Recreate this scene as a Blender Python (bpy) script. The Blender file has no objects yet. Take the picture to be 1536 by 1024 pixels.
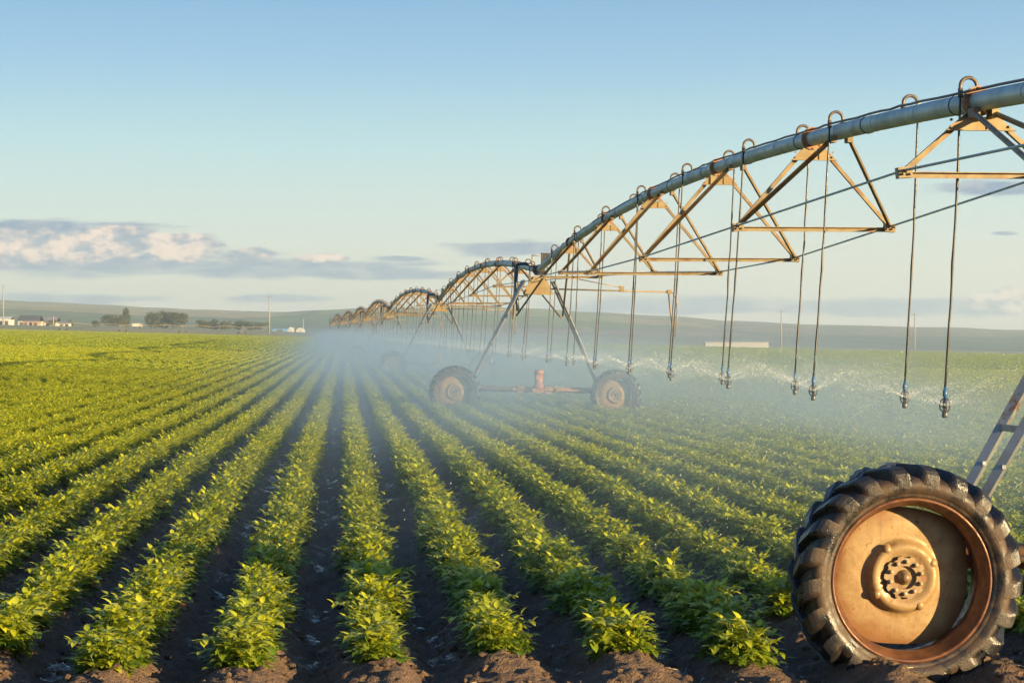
import bpy, math, random
import numpy as np
from mathutils import Vector, Matrix, noise
R = math.radians
PI = math.pi
random.seed(7)
sc = bpy.context.scene
COL = sc.collection

# ------------------------------------------------------------------ placing
F = 2900.0                      # focal length in photograph pixels (1536 wide)
CAMZ = 1.92
HOR = 505.8                     # level line at the picture centre
TILT = 0.0245                   # the field falls gently to the right

def sstep(v, a, b):
    t = min(1, max(0, (v - a) / (b - a))); return t * t * (3 - 2 * t)

def gz(x, y=0):
    return -TILT * 900 * math.tanh(x / 900) + 2.0 * sstep(y, 700, 860) * sstep(-x, 20, 120) - .15 * sstep(y, 20, 48) * (1 - sstep(y, 150, 320))

def at(px, Y, h=0.0):
    x = (px - 768) / F * Y
    return Vector((x, Y, gz(x, Y) + h))

def ordw(i):
    return ["first", "second", "third", "fourth", "fifth", "sixth", "seventh", "eighth", "ninth", "tenth", "eleventh", "twelfth",
            "thirteenth", "fourteenth", "fifteenth", "sixteenth", "seventeenth", "eighteenth", "nineteenth", "twentieth",
            "twenty-first", "twenty-second", "twenty-third", "twenty-fourth", "twenty-fifth", "twenty-sixth", "twenty-seventh",
            "twenty-eighth", "twenty-ninth", "thirtieth", "thirty-first", "thirty-second", "thirty-third", "thirty-fourth",
            "thirty-fifth", "thirty-sixth", "thirty-seventh", "thirty-eighth", "thirty-ninth", "fortieth", "forty-first",
            "forty-second", "forty-third", "forty-fourth", "forty-fifth", "forty-sixth", "forty-seventh", "forty-eighth"][i]

# ------------------------------------------------------------------ mesh builder
class MB:
    def __init__(s):
        s.v = []; s.f = []; s.sm = []; s.tint = []
    def add(s, vs, fs, smooth=False, tint=None):
        o = len(s.v)
        s.v.extend([tuple(p) for p in vs])
        for f in fs:
            s.f.append(tuple(i + o for i in f)); s.sm.append(smooth)
        if tint is not None:
            s.tint.extend([tint] * len(vs))
    def box(s, lo, hi):
        x0, y0, z0 = lo; x1, y1, z1 = hi
        s.add([(x0, y0, z0), (x1, y0, z0), (x1, y1, z0), (x0, y1, z0), (x0, y0, z1), (x1, y0, z1), (x1, y1, z1), (x0, y1, z1)],
              [(0, 3, 2, 1), (4, 5, 6, 7), (0, 1, 5, 4), (1, 2, 6, 5), (2, 3, 7, 6), (3, 0, 4, 7)])
    def frame(s, p0, p1, hint=(0, 0, 1)):
        d = (Vector(p1) - Vector(p0)).normalized()
        h = Vector(hint)
        if abs(d.dot(h)) > .97: h = Vector((1, 0, 0))
        a = d.cross(h).normalized(); b = a.cross(d).normalized()
        return d, a, b
    def bar(s, p0, p1, w, h, hint=(0, 0, 1)):
        p0 = Vector(p0); p1 = Vector(p1); d, a, b = s.frame(p0, p1, hint)
        vs = []
        for p in (p0, p1):
            for (i, j) in ((-1, -1), (1, -1), (1, 1), (-1, 1)):
                vs.append(p + a * (w / 2 * i) + b * (h / 2 * j))
        s.add(vs, [(0, 1, 2, 3), (7, 6, 5, 4), (0, 4, 5, 1), (1, 5, 6, 2), (2, 6, 7, 3), (3, 7, 4, 0)])
    def angle(s, p0, p1, w, t=.008, hint=(0, 0, 1), flip=1):
        """angle iron: two thin flanges at right angles"""
        p0 = Vector(p0); p1 = Vector(p1); d, a, b = s.frame(p0, p1, hint)
        prof = [(0, 0), (w, 0), (w, t), (t, t), (t, w), (0, w)]
        vs = []
        for p in (p0, p1):
            for (i, j) in prof:
                vs.append(p + a * ((i - w * .35) * flip) + b * (j - w * .35))
        n = 6
        fs = [tuple(range(n))[::-1], tuple(range(n, 2 * n))]
        fs += [(i, (i + 1) % n, (i + 1) % n + n, i + n) for i in range(n)]
        s.add(vs, fs)
    def tube(s, pts, r, n=8, cap=True, rs=None, smooth=True):
        pts = [Vector(p) for p in pts]; vs = []; prev = None
        for i, p in enumerate(pts):
            d = (pts[min(i + 1, len(pts) - 1)] - pts[max(i - 1, 0)]).normalized()
            if prev is None:
                h = Vector((0, 0, 1)) if abs(d.z) < .9 else Vector((1, 0, 0))
                a = d.cross(h).normalized()
            else:
                a = (prev - d * prev.dot(d)).normalized()
            prev = a; b = d.cross(a)
            rr = rs[i] if rs else r
            for k in range(n):
                t = 2 * PI * k / n
                vs.append(p + a * (rr * math.cos(t)) + b * (rr * math.sin(t)))
        fs = []
        for i in range(len(pts) - 1):
            for k in range(n):
                k2 = (k + 1) % n
                fs.append((i * n + k, i * n + k2, (i + 1) * n + k2, (i + 1) * n + k))
        s.add(vs, fs, smooth)
        if cap:
            o = len(s.v) - len(vs)
            s.f.append(tuple(o + k for k in range(n))[::-1]); s.sm.append(False)
            s.f.append(tuple(o + (len(pts) - 1) * n + k for k in range(n))); s.sm.append(False)
    def lathe_y(s, prof, n=48, c=(0, 0, 0), smooth=True, close=False, rfun=None):
        """spin (r, y) profile round the y axis through c"""
        vs = []
        for k in range(n):
            t = 2 * PI * k / n
            for (r, y) in prof:
                rr = rfun(r, t) if rfun else r
                vs.append((c[0] + rr * math.cos(t), c[1] + y, c[2] + rr * math.sin(t)))
        m = len(prof); fs = []
        for k in range(n):
            k2 = (k + 1) % n
            for j in range(m if close else m - 1):
                j2 = (j + 1) % m
                fs.append((k * m + j, k * m + j2, k2 * m + j2, k2 * m + j))
        s.add(vs, fs, smooth)
    def lathe_z(s, prof, n=16, c=(0, 0, 0), smooth=True):
        vs = []
        for k in range(n):
            t = 2 * PI * k / n
            for (r, z) in prof:
                vs.append((c[0] + r * math.cos(t), c[1] + r * math.sin(t), c[2] + z))
        m = len(prof); fs = []
        for k in range(n):
            k2 = (k + 1) % n
            for j in range(m - 1):
                fs.append((k * m + j, k2 * m + j, k2 * m + j + 1, k * m + j + 1))
        s.add(vs, fs, smooth)
    def mesh(s, name, mat):
        me = bpy.data.meshes.new(name)
        me.from_pydata(s.v, [], s.f)
        me.polygons.foreach_set("use_smooth", s.sm)
        if s.tint and len(s.tint) == len(s.v):
            at_ = me.attributes.new("tint", 'FLOAT', 'POINT'); at_.data.foreach_set("value", s.tint)
        me.materials.append(mat); me.update()
        return me
    def build(s, name, mat, parent=None, loc=None):
        return link(name, s.mesh(name, mat), parent, loc)

def link(name, me, parent=None, loc=None):
    o = bpy.data.objects.new(name, me); COL.objects.link(o)
    if parent is not None: o.parent = parent
    if loc is not None: o.location = loc
    return o

def tag(o, label=None, cat=None, group=None, kind=None):
    if label: o["label"] = label
    if cat: o["category"] = cat
    if group: o["group"] = group
    if kind: o["kind"] = kind
    return o

def empty(name, loc, rot=(0, 0, 0)):
    o = bpy.data.objects.new(name, None); COL.objects.link(o)
    o.location = loc; o.rotation_euler = rot; o.empty_display_size = .2
    return o

def kids(o):
    return [c for c in bpy.data.objects if c.parent == o]

def tree_of(o):
    return (o, [(c, [(g, []) for g in c.children]) for c in o.children])

def dup(t, parent=None):
    """copy a thing, its parts and their sub-parts"""
    o, ch = t
    c = o.copy(); COL.objects.link(c)
    if parent is not None: c.parent = parent
    for x in ch: dup(x, c)
    return c

# ------------------------------------------------------------------ materials
def newmat(name):
    m = bpy.data.materials.new(name); m.use_nodes = True
    nt = m.node_tree; nt.nodes.clear()
    out = nt.nodes.new("ShaderNodeOutputMaterial")
    return m, nt, out

class N:
    """tiny node-graph helper"""
    def __init__(s, nt): s.nt = nt
    def n(s, t, **kw):
        nd = s.nt.nodes.new(t)
        for k, v in kw.items(): setattr(nd, k, v)
        return nd
    def set(s, sock, v):
        if hasattr(v, "is_linked") or isinstance(v, bpy.types.NodeSocket): s.nt.links.new(v, sock)
        else: sock.default_value = v
    def m(s, op, a, b=None, c=None, clamp=False):
        nd = s.n("ShaderNodeMath", operation=op); nd.use_clamp = clamp
        s.set(nd.inputs[0], a)
        if b is not None: s.set(nd.inputs[1], b)
        if c is not None: s.set(nd.inputs[2], c)
        return nd.outputs[0]
    def vm(s, op, a, b=None):
        nd = s.n("ShaderNodeVectorMath", operation=op)
        s.set(nd.inputs[0], a)
        if b is not None: s.set(nd.inputs[1], b)
        return nd.outputs[0]
    def sep(s, v):
        nd = s.n("ShaderNodeSeparateXYZ"); s.set(nd.inputs[0], v); return nd.outputs
    def comb(s, x, y, z):
        nd = s.n("ShaderNodeCombineXYZ"); s.set(nd.inputs[0], x); s.set(nd.inputs[1], y); s.set(nd.inputs[2], z); return nd.outputs[0]
    def noise(s, vec, scale, detail=3, rough=.55, out=0):
        nd = s.n("ShaderNodeTexNoise"); s.set(nd.inputs["Vector"], vec)
        nd.inputs["Scale"].default_value = scale; nd.inputs["Detail"].default_value = detail; nd.inputs["Roughness"].default_value = rough
        return nd.outputs[out]
    def mr(s, v, a, b, c=0.0, d=1.0, interp='SMOOTHSTEP'):
        nd = s.n("ShaderNodeMapRange"); nd.interpolation_type = interp
        s.set(nd.inputs[0], v)
        for i, q in zip((1, 2, 3, 4), (a, b, c, d)): s.set(nd.inputs[i], q)
        return nd.outputs[0]
    def mix(s, f, a, b, mode='MIX'):
        nd = s.n("ShaderNodeMix", data_type='RGBA', blend_type=mode)
        s.set(nd.inputs[0], f)
        for sk, v in ((nd.inputs[6], a), (nd.inputs[7], b)):
            if isinstance(v, bpy.types.NodeSocket): s.nt.links.new(v, sk)
            else: sk.default_value = (*v, 1) if len(v) == 3 else v
        return nd.outputs[2]
    def bump(s, h, strength=.5, dist=.01):
        nd = s.n("ShaderNodeBump"); nd.inputs["Strength"].default_value = strength; nd.inputs["Distance"].default_value = dist
        s.nt.links.new(h, nd.inputs["Height"]); return nd.outputs[0]
    def objc(s):
        return s.n("ShaderNodeTexCoord").outputs["Object"]

def surf(name, col, col2=None, scale=4.0, rough=.6, rough2=None, metal=0.0, bump=0.0, bscale=30, dist=.004,
         spots=None, spot_scale=2.0, spot_lo=.55, spot_hi=.68, spec=.5, coat=0.0):
    """mottled, slightly rough real-world surface; spots = stains of another colour"""
    m, nt, out = newmat(name); g = N(nt)
    p = g.n("ShaderNodeBsdfPrincipled")
    oc = g.objc()
    c2 = col2 or tuple(c * .75 for c in col)
    f = g.mr(g.noise(oc, scale, 4, .6), .35, .65)
    c = g.mix(f, col, c2)
    if spots:
        sf = g.mr(g.noise(oc, spot_scale, 5, .65), spot_lo, spot_hi)
        c = g.mix(sf, c, spots)
    nt.links.new(c, p.inputs["Base Color"])
    if rough2 is not None:
        nt.links.new(g.mr(g.noise(oc, scale * 2.3, 3), .35, .65, rough, rough2), p.inputs["Roughness"])
    else:
        p.inputs["Roughness"].default_value = rough
    p.inputs["Metallic"].default_value = metal
    p.inputs["Specular IOR Level"].default_value = spec
    p.inputs["Coat Weight"].default_value = coat
    if bump:
        nt.links.new(g.bump(g.noise(oc, bscale, 4, .6), bump, dist), p.inputs["Normal"])
    nt.links.new(p.outputs[0], out.inputs[0])
    return m

def leafmat(name, ca, cb, cyoung_lit, trans=.35, rough=.42):
    m, nt, out = newmat(name); g = N(nt)
    p = g.n("ShaderNodeBsdfPrincipled")
    at_ = g.n("ShaderNodeAttribute", attribute_name="tint").outputs["Fac"]
    rnd = g.n("ShaderNodeObjectInfo").outputs["Random"]
    c = g.mix(rnd, ca, cb)
    c = g.mix(g.mr(at_, .14, .85, 0, 1, 'LINEAR'), c, cyoung_lit)  # paler young growth; on the crop it also paints sunlit tops over shaded leaves
    nt.links.new(c, p.inputs["Base Color"])
    p.inputs["Roughness"].default_value = rough
    p.inputs["Specular IOR Level"].default_value = .35
    t = g.n("ShaderNodeBsdfTranslucent")
    ct = g.mix(1.0, c, (1.25, 1.35, .55), 'MULTIPLY'); nt.links.new(ct, t.inputs[0])
    mx = g.n("ShaderNodeMixShader"); mx.inputs[0].default_value = trans
    nt.links.new(p.outputs[0], mx.inputs[1]); nt.links.new(t.outputs[0], mx.inputs[2])
    nt.links.new(mx.outputs[0], out.inputs[0])
    return m

M = {}
M["pipe"] = surf("galvanised_pipe", (.45, .54, .52), (.34, .42, .40), 3, .42, .62, .4, .25, 18, .002, spots=(.20, .17, .13), spot_scale=1.6, spot_lo=.60, spot_hi=.75)
M["steel"] = surf("galvanised_steel", (.235, .18, .105), (.17, .13, .075), 6, .45, .65, .35, .2, 40, .002, spots=(.17, .085, .038), spot_scale=5, spot_lo=.50, spot_hi=.68)
M["leg"] = surf("tower_leg_steel", (.28, .30, .32), (.22, .235, .25), 5, .34, .5, .5, .3, 40, .002, spots=(.20, .09, .04), spot_scale=4.2, spot_lo=.58, spot_hi=.68)
M["rust"] = surf("rusty_steel", (.26, .12, .055), (.36, .19, .085), 9, .6, .8, .15, .4, 50, .003, spots=(.12, .05, .025), spot_scale=6)
M["rim"] = surf("rusty_rim", (.085, .030, .014), (.15, .062, .027), 12, .32, .6, .25, .35, 60, .003, spots=(.09, .035, .02), spot_scale=9, spot_lo=.5, spot_hi=.68)
def disc_mat():
    m, nt, out = newmat("weathered_wheel_disc"); g = N(nt); p = g.n("ShaderNodeBsdfPrincipled"); oc = g.objc()
    x, y, z = g.sep(oc)
    r = g.m('SQRT', g.m('ADD', g.m('MULTIPLY', x, x), g.m('MULTIPLY', z, z)))
    n1 = g.noise(oc, 5, 5, .65); n2 = g.noise(oc, 22, 5, .7); n3 = g.noise(g.vm('MULTIPLY', oc, (38, 1, 6)), 1, 4, .6)
    c = g.mix(g.mr(n1, .35, .65), (.31, .21, .095), (.24, .145, .058))
    edge = g.mr(g.m('ADD', r, g.m('MULTIPLY', g.m('SUBTRACT', n1, .5), .18)), .30, .42)
    c = g.mix(g.m('MULTIPLY', edge, .8), c, (.22, .095, .035))
    c = g.mix(g.mr(n2, .60, .70, 0, .85), c, (.13, .06, .028))                       # chips and rust blooms
    c = g.mix(g.m('MULTIPLY', g.mr(n3, .52, .72), .45), c, (.18, .10, .05))           # runs left by water
    c = g.mix(g.m('MULTIPLY', g.mr(g.noise(oc, 90, 3), .62, .70), .35), c, (.085, .055, .03))   # mud spatter
    c = g.mix(g.m('MULTIPLY', g.mr(r, .14, .19, 1, 0), .25), c, (.14, .09, .05))
    nt.links.new(c, p.inputs["Base Color"])
    nt.links.new(g.mr(n2, .4, .65, .38, .75), p.inputs["Roughness"]); p.inputs["Metallic"].default_value = .1
    nt.links.new(g.bump(g.m('ADD', n2, g.m('MULTIPLY', g.noise(oc, 90, 3), .4)), .35, .004), p.inputs["Normal"])
    nt.links.new(p.outputs[0], out.inputs[0]); return m
M["disc"] = disc_mat()
M["hub"] = surf("hub_steel", (.28, .20, .115), (.20, .125, .062), 14, .4, .6, .3, .3, 70, .002, spots=(.20, .09, .04), spot_scale=14)
M["cable"] = surf("black_cable", (.018, .018, .02), None, 8, .4)
M["hose"] = surf("black_hose", (.02, .018, .017), (.035, .03, .024), 30, .22, .45, 0, .4, 60, .002)
M["goose"] = surf("gooseneck_steel", (.16, .13, .10), (.09, .07, .055), 25, .4, .6, .3, .2, 60, .001)
M["blue"] = surf("blue_plastic", (.015, .085, .22), (.012, .06, .16), 20, .35)
M["bluehose"] = surf("blue_black_hose", (.022, .027, .05), None, 8, .35)
M["nozzle"] = surf("grey_plastic", (.05, .05, .055), (.10, .10, .10), 60, .25, .4)
M["yellow"] = surf("gusset_steel", (.25, .19, .095), (.20, .145, .07), 6, .45, .6, .25, .2, 40, .002, spots=(.25, .12, .05), spot_scale=7)
M["motor"] = surf("motor_paint", (.42, .18, .085), (.36, .15, .07), 8, .4, .55)
M["box"] = surf("dark_box", (.03, .03, .032), (.05, .05, .05), 9, .4)
M["white"] = surf("white_paint", (.60, .57, .52), (.48, .46, .42), .6, .6)
M["palewall"] = surf("pale_sheeting", (.42, .39, .35), (.36, .34, .31), .5, .6)
M["pole"] = surf("weathered_wood", (.33, .28, .22), (.25, .21, .17), 3, .8)
M["greyroof"] = surf("grey_roof", (.22, .2, .2), (.17, .16, .16), .5, .6)
M["darkroof"] = surf("dark_roof", (.09, .085, .085), (.06, .06, .06), .4, .6)
M["barnwall"] = surf("barn_wall", (.40, .27, .19), (.3, .2, .14), .7, .7)
M["wallgrey"] = surf("pale_wall", (.5, .46, .4), (.4, .37, .32), .7, .7)
M["glass"] = surf("dark_glass", (.02, .025, .03), None, 3, .1)
M["bluewall"] = surf("blue_sheet", (.16, .3, .55), (.12, .25, .47), .8, .5)
M["bark"] = surf("bark", (.10, .075, .05), (.07, .05, .035), 3, .9)
M["straw"] = surf("dry_straw", (.45, .36, .2), (.3, .22, .12), 9, .7)
M["stem"] = surf("potato_stem", (.10, .17, .04), (.13, .16, .05), 30, .5)
M["leaf"] = leafmat("potato_leaf", (.070, .140, .011), (.125, .195, .014), (.52, .52, .028), .29)
M["treeleaf"] = leafmat("tree_leaf", (.04, .058, .018), (.075, .085, .024), (.13, .125, .04), .2, .6)

# tyre: wet dark rubber with dried mud on the walls
def tyre_mat():
    m, nt, out = newmat("wet_muddy_rubber"); g = N(nt); p = g.n("ShaderNodeBsdfPrincipled"); oc = g.objc()
    x, y, z = g.sep(oc)
    r = g.m('SQRT', g.m('ADD', g.m('MULTIPLY', x, x), g.m('MULTIPLY', z, z)))
    n1 = g.noise(oc, 7, 5, .65); n2 = g.noise(oc, 60, 3, .6)
    side = g.mr(r, .565, .635, 1, .03)                                # mud clings below the lugs
    mud = g.m('MULTIPLY', side, g.mr(n1, .36, .62), clamp=True)
    c = g.mix(mud, (.012, .012, .014), (.052, .029, .014))
    c = g.mix(g.m('MULTIPLY', g.mr(n2, .55, .7), mud), c, (.10, .062, .033))
    nt.links.new(c, p.inputs["Base Color"])
    nt.links.new(g.m('ADD', g.mr(n1, .35, .65, .25, .45), g.m('MULTIPLY', mud, .25)), p.inputs["Roughness"])
    nt.links.new(g.bump(g.m('ADD', g.m('MULTIPLY', n2, .6), g.noise(oc, 140, 2)), .45, .005), p.inputs["Normal"])
    nt.links.new(p.outputs[0], out.inputs[0]); return m
M["tyre"] = tyre_mat()

def water_mat():
    m, nt, out = newmat("water_drops"); g = N(nt)
    p = g.n("ShaderNodeBsdfPrincipled")
    p.inputs["Base Color"].default_value = (.85, .88, .9, 1); p.inputs["Roughness"].default_value = .15
    t = g.n("ShaderNodeBsdfTranslucent"); t.inputs[0].default_value = (.85, .88, .9, 1)
    mx = g.n("ShaderNodeMixShader"); mx.inputs[0].default_value = .45
    nt.links.new(p.outputs[0], mx.inputs[1]); nt.links.new(t.outputs[0], mx.inputs[2])
    tr = g.n("ShaderNodeBsdfTransparent")
    m2 = g.n("ShaderNodeMixShader"); m2.inputs[0].default_value = .25
    nt.links.new(mx.outputs[0], m2.inputs[1]); nt.links.new(tr.outputs[0], m2.inputs[2])
    nt.links.new(m2.outputs[0], out.inputs[0]); return m
M["water"] = water_mat()

# ------------------------------------------------------------------ rows of the field
ROWDX = -0.0868                 # rows run to a point left of centre
S = 0.70                        # row spacing
U0 = 0.175
def rowend(n):
    rr = random.Random(n * 13 + 5)
    return {-2: 9.9, -1: 10.35, 0: 10.6, 1: 10.95, 2: 11.0, 3: 10.85}.get(n, 10.5 + rr.uniform(-.3, .3))
REND = {n: rowend(n) for n in range(-60, 80)}

def ridge(u, y):
    q = (u - U0) / S; n = round(q)
    c = .5 + .5 * math.cos(2 * PI * (q - n))
    prof = .145 * c ** .8
    e = REND.get(n, 10.5) - .28
    k = min(1, max(0, (y - e + .75) / .95)); k = k * k * (3 - 2 * k)
    return prof * k + .03 * (1 - k)

def ground():
    us = list(np.arange(-7, -3.6, .045)) + list(np.arange(-3.6, 4.6, .026)) + list(np.arange(4.6, 9.001, .045))
    st = .12; u = us[-1]
    while u < 3000: u += st; us.append(u); st *= 1.16
    st = .12; u = us[0]
    while u > -3000: u -= st; us.insert(0, u); st *= 1.16
    ys = list(np.arange(6.0, 9.2, .12)) + list(np.arange(9.2, 12.6, .022)) + list(np.arange(12.6, 16, .035)) + list(np.arange(16, 30, .075)) + list(np.arange(30, 70, .4))
    st = .6; y = 70.0
    while y < 5600: ys.append(y); y += st; st *= 1.09
    ys = [-40, -10, 0, 3, 5] + ys
    vs = []; fu = []
    nz = noise.noise
    for y in ys:
        for u in us:
            x = u + ROWDX * y
            z = gz(x, y)
            if 5 <= y < 80 and -7.5 < u < 9.5:
                w = 1 if y < 55 else (80 - y) / 25
                rd = ridge(u, y)
                a = nz(Vector((x * 1.7, y * 1.3, 0))) * .04
                if y < 30:
                    a += nz(Vector((x * 6, y * 5, 3))) * .042 + nz(Vector((x * 15, y * 13, 9))) * .026
                    if y < 16:
                        q = nz(Vector((x * 13 + 7, y * 12, 2)))
                        a += max(0, q) ** 1.5 * .05 + abs(nz(Vector((x * 34, y * 30, 5)))) * .02
                        fd = noise.voronoi(Vector((x * 9, y * 9, 1)))[0]
                        b_ = nz(Vector((x * 2.3, y * 2.1, 8)))
                        a += max(0, .42 - fd[0]) * .10 * max(0, b_ + .35)
                z += (rd + a) * w + .09 * (1 - w)
                fu.append(1 - min(1, rd / .10))
            else:
                z += .09 if y > 5 else 0
                fu.append(0)
            vs.append((x, y, z))
    nu = len(us)
    fs = []
    for j in range(len(ys) - 1):
        b = j * nu
        fs.extend([(b + i, b + i + 1, b + nu + i + 1, b + nu + i) for i in range(nu - 1)])
    me = bpy.data.meshes.new("ground"); me.from_pydata(vs, [], fs)
    me.polygons.foreach_set("use_smooth", [True] * len(fs))
    a = me.attributes.new("furrow", 'FLOAT', 'POINT'); a.data.foreach_set("value", fu)
    m, nt, out = newmat("wet_soil"); g = N(nt); p = g.n("ShaderNodeBsdfPrincipled"); oc = g.objc()
    x, y, z = g.sep(oc)
    n1 = g.noise(oc, 1.6, 5, .6); n2 = g.noise(oc, 22, 4, .65); n3 = g.noise(oc, 70, 3, .6)
    soil = g.mix(g.mr(n1, .3, .7), (.095, .054, .030), (.15, .088, .046))
    soil = g.mix(g.mr(n2, .45, .75), soil, (.19, .12, .068))
    fur = g.n("ShaderNodeAttribute", attribute_name="furrow").outputs["Fac"]
    wetn = g.noise(g.vm('MULTIPLY', oc, (1, .7, 1)), 6.5, 5, .7)
    wet = g.m('MULTIPLY', g.m('MULTIPLY', fur, g.mr(wetn, .46, .62)), g.mr(g.noise(oc, .55, 2), .41, .58))
    soil = g.mix(g.m('MULTIPLY', fur, .55), soil, (.055, .036, .025))
    # beyond the crop: dry verge, then pasture
    n4 = g.noise(g.vm('MULTIPLY', oc, (.012, .03, 0)), 1.0, 4, .6)
    far = g.mix(g.mr(n4, .38, .62), (.30, .24, .12), (.17, .20, .08))
    n5 = g.noise(oc, .35, 4, .7)
    crop = g.mix(g.mr(n5, .4, .65), (.035, .055, .012), (.07, .10, .02))
    c = g.mix(g.mr(y, 110, 260), soil, crop)
    c = g.mix(g.mr(y, 690, 712), c, far)
    nt.links.new(c, p.inputs["Base Color"])
    rg = g.mr(wet, .1, .8, .8, .09)
    rg = g.m('ADD', rg, g.mr(y, 60, 110, 0, .3), clamp=True)
    nt.links.new(rg, p.inputs["Roughness"])
    h = g.m('ADD', g.m('MULTIPLY', n2, .6), g.m('MULTIPLY', n3, .35))
    h = g.m('MULTIPLY', h, g.mr(wet, .2, .8, 1, .25))
    nt.links.new(g.bump(h, 1.0, .07), p.inputs["Normal"])
    nt.links.new(p.outputs[0], out.inputs[0])
    me.materials.append(m)
    tag(link("ground", me), kind="structure")
    # loose clods and bits of straw on the near soil
    rnd = random.Random(31); cl = MB(); stw = MB()
    ico = []
    t_ = (1 + 5 ** .5) / 2
    for (a, b) in ((1, t_), (-1, t_), (1, -t_), (-1, -t_)): ico += [Vector((0, a, b)), Vector((a, b, 0)), Vector((b, 0, a))]
    hull = [(i, j, k) for i in range(12) for j in range(i + 1, 12) for k in range(j + 1, 12)
            if all(abs((ico[p] - ico[q]).length - 2) < .01 for p, q in ((i, j), (j, k), (i, k)))]
    def grd(x, y):
        u = x - ROWDX * y
        a = nz(Vector((x * 1.7, y * 1.3, 0))) * .04 + nz(Vector((x * 6, y * 5, 3))) * .042 + nz(Vector((x * 15, y * 13, 9))) * .026
        return gz(x, y) + ridge(u, y) + a
    for q in range(2600):
        y = 9.4 + 5.5 * rnd.random() ** 1.6; x = rnd.uniform(-.28, .28) * y
        r_ = .006 + .026 * rnd.random() ** 3
        c = Vector((x, y, grd(x, y) + r_ * .4 + .006)); vs_ = []
        sq = (rnd.uniform(.8, 1.3), rnd.uniform(.8, 1.3), rnd.uniform(.5, .9))
        for p in ico:
            k = r_ / 1.9 * rnd.uniform(.7, 1.25); vs_.append(c + Vector((p.x * k * sq[0], p.y * k * sq[1], p.z * k * sq[2])))
        fs_ = []
        for (i, j, k) in hull:
            nn = (ico[j] - ico[i]).cross(ico[k] - ico[i])
            fs_.append((i, j, k) if nn.dot(ico[i]) > 0 else (i, k, j))
        cl.add(vs_, fs_)
    tag(cl.build("soil_clods", m), "loose brown soil clods scattered between the near rows", "soil", kind="stuff")
    for q in range(170):
        y = 9.4 + 6.5 * rnd.random(); x = rnd.uniform(-.28, .28) * y; a = rnd.uniform(0, PI); l = rnd.uniform(.02, .09)
        c = Vector((x, y, grd(x, y) + .012)); d = Vector((math.cos(a), math.sin(a), rnd.uniform(-.25, .35))) * l
        stw.tube([c - d, c + Vector((0, 0, .006)), c + d], .0022, 4)
    tag(stw.build("straw", M["straw"]), "dry straw bits lying on the wet soil", "straw", kind="stuff")
ground()

# ------------------------------------------------------------------ potato plants
def leaflet(mb, base, d, up, L, W, tint, hi=True, droop=.35):
    d = d.normalized(); s = d.cross(up)
    if s.length < 1e-3: s = d.cross(Vector((1, 0, 0)))
    s.normalize(); n = s.cross(d).normalized()
    fold = W * .22
    def P(t, w, extra=0):
        return base + d * (L * t) + s * w + n * (abs(w) / W * fold * 1.4 - droop * L * t * t * .8 + extra)
    if hi:
        a = [P(0, 0), P(.33, -W * .46), P(.33, 0), P(.33, W * .46), P(.68, -W * .40), P(.68, 0), P(.68, W * .40), P(1, 0)]
        f = [(0, 2, 1), (0, 3, 2), (1, 2, 5, 4), (2, 3, 6, 5), (4, 5, 7), (5, 6, 7)]
    else:
        a = [P(0, 0), P(.45, -W * .5), P(.45, W * .5), P(1, 0)]
        f = [(0, 2, 3), (0, 3, 1)]
    mb.add(a, f, hi, tint)

def compound(mb, base, d, L, rnd, tint, hi, scale=1.0):
    d = d.normalized(); up = Vector((0, 0, 1))
    s = d.cross(up).normalized()
    pts = []
    p = base.copy(); dd = d.copy(); nseg = 5
    for i in range(nseg + 1):
        pts.append(p.copy()); p = p + dd * (L / nseg); dd = (dd + Vector((0, 0, -.22))).normalized()
    if hi:
        w = .0022
        vs = []
        for q in pts: vs += [q - s * w, q + s * w]
        mb.add(vs, [(2 * i, 2 * i + 1, 2 * i + 3, 2 * i + 2) for i in range(nseg)], False, tint * .6)
    npair = rnd.choice((2, 3, 3)) if hi else 2
    for k in range(npair):
        t = .42 + .5 * k / npair
        i = min(nseg - 1, int(t * nseg)); q = pts[i].lerp(pts[i + 1], t * nseg - i)
        for sg in (-1, 1):
            dirn = (s * sg + (pts[i + 1] - pts[i]).normalized() * .55 + Vector((rnd.uniform(-.2, .2), rnd.uniform(-.2, .2), rnd.uniform(-.1, .35)))).normalized()
            l = (.034 + .011 * k) * rnd.uniform(.8, 1.25) * scale
            leaflet(mb, q, dirn, up, l, l * rnd.uniform(.48, .62), tint * rnd.uniform(.8, 1.15), hi, rnd.uniform(.15, .6))
    l = .046 * rnd.uniform(.8, 1.3) * scale
    leaflet(mb, pts[-1], (pts[-1] - pts[-2]) + Vector((0, 0, .02)), up, l, l * .56, tint, hi, rnd.uniform(.2, .7))

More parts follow.
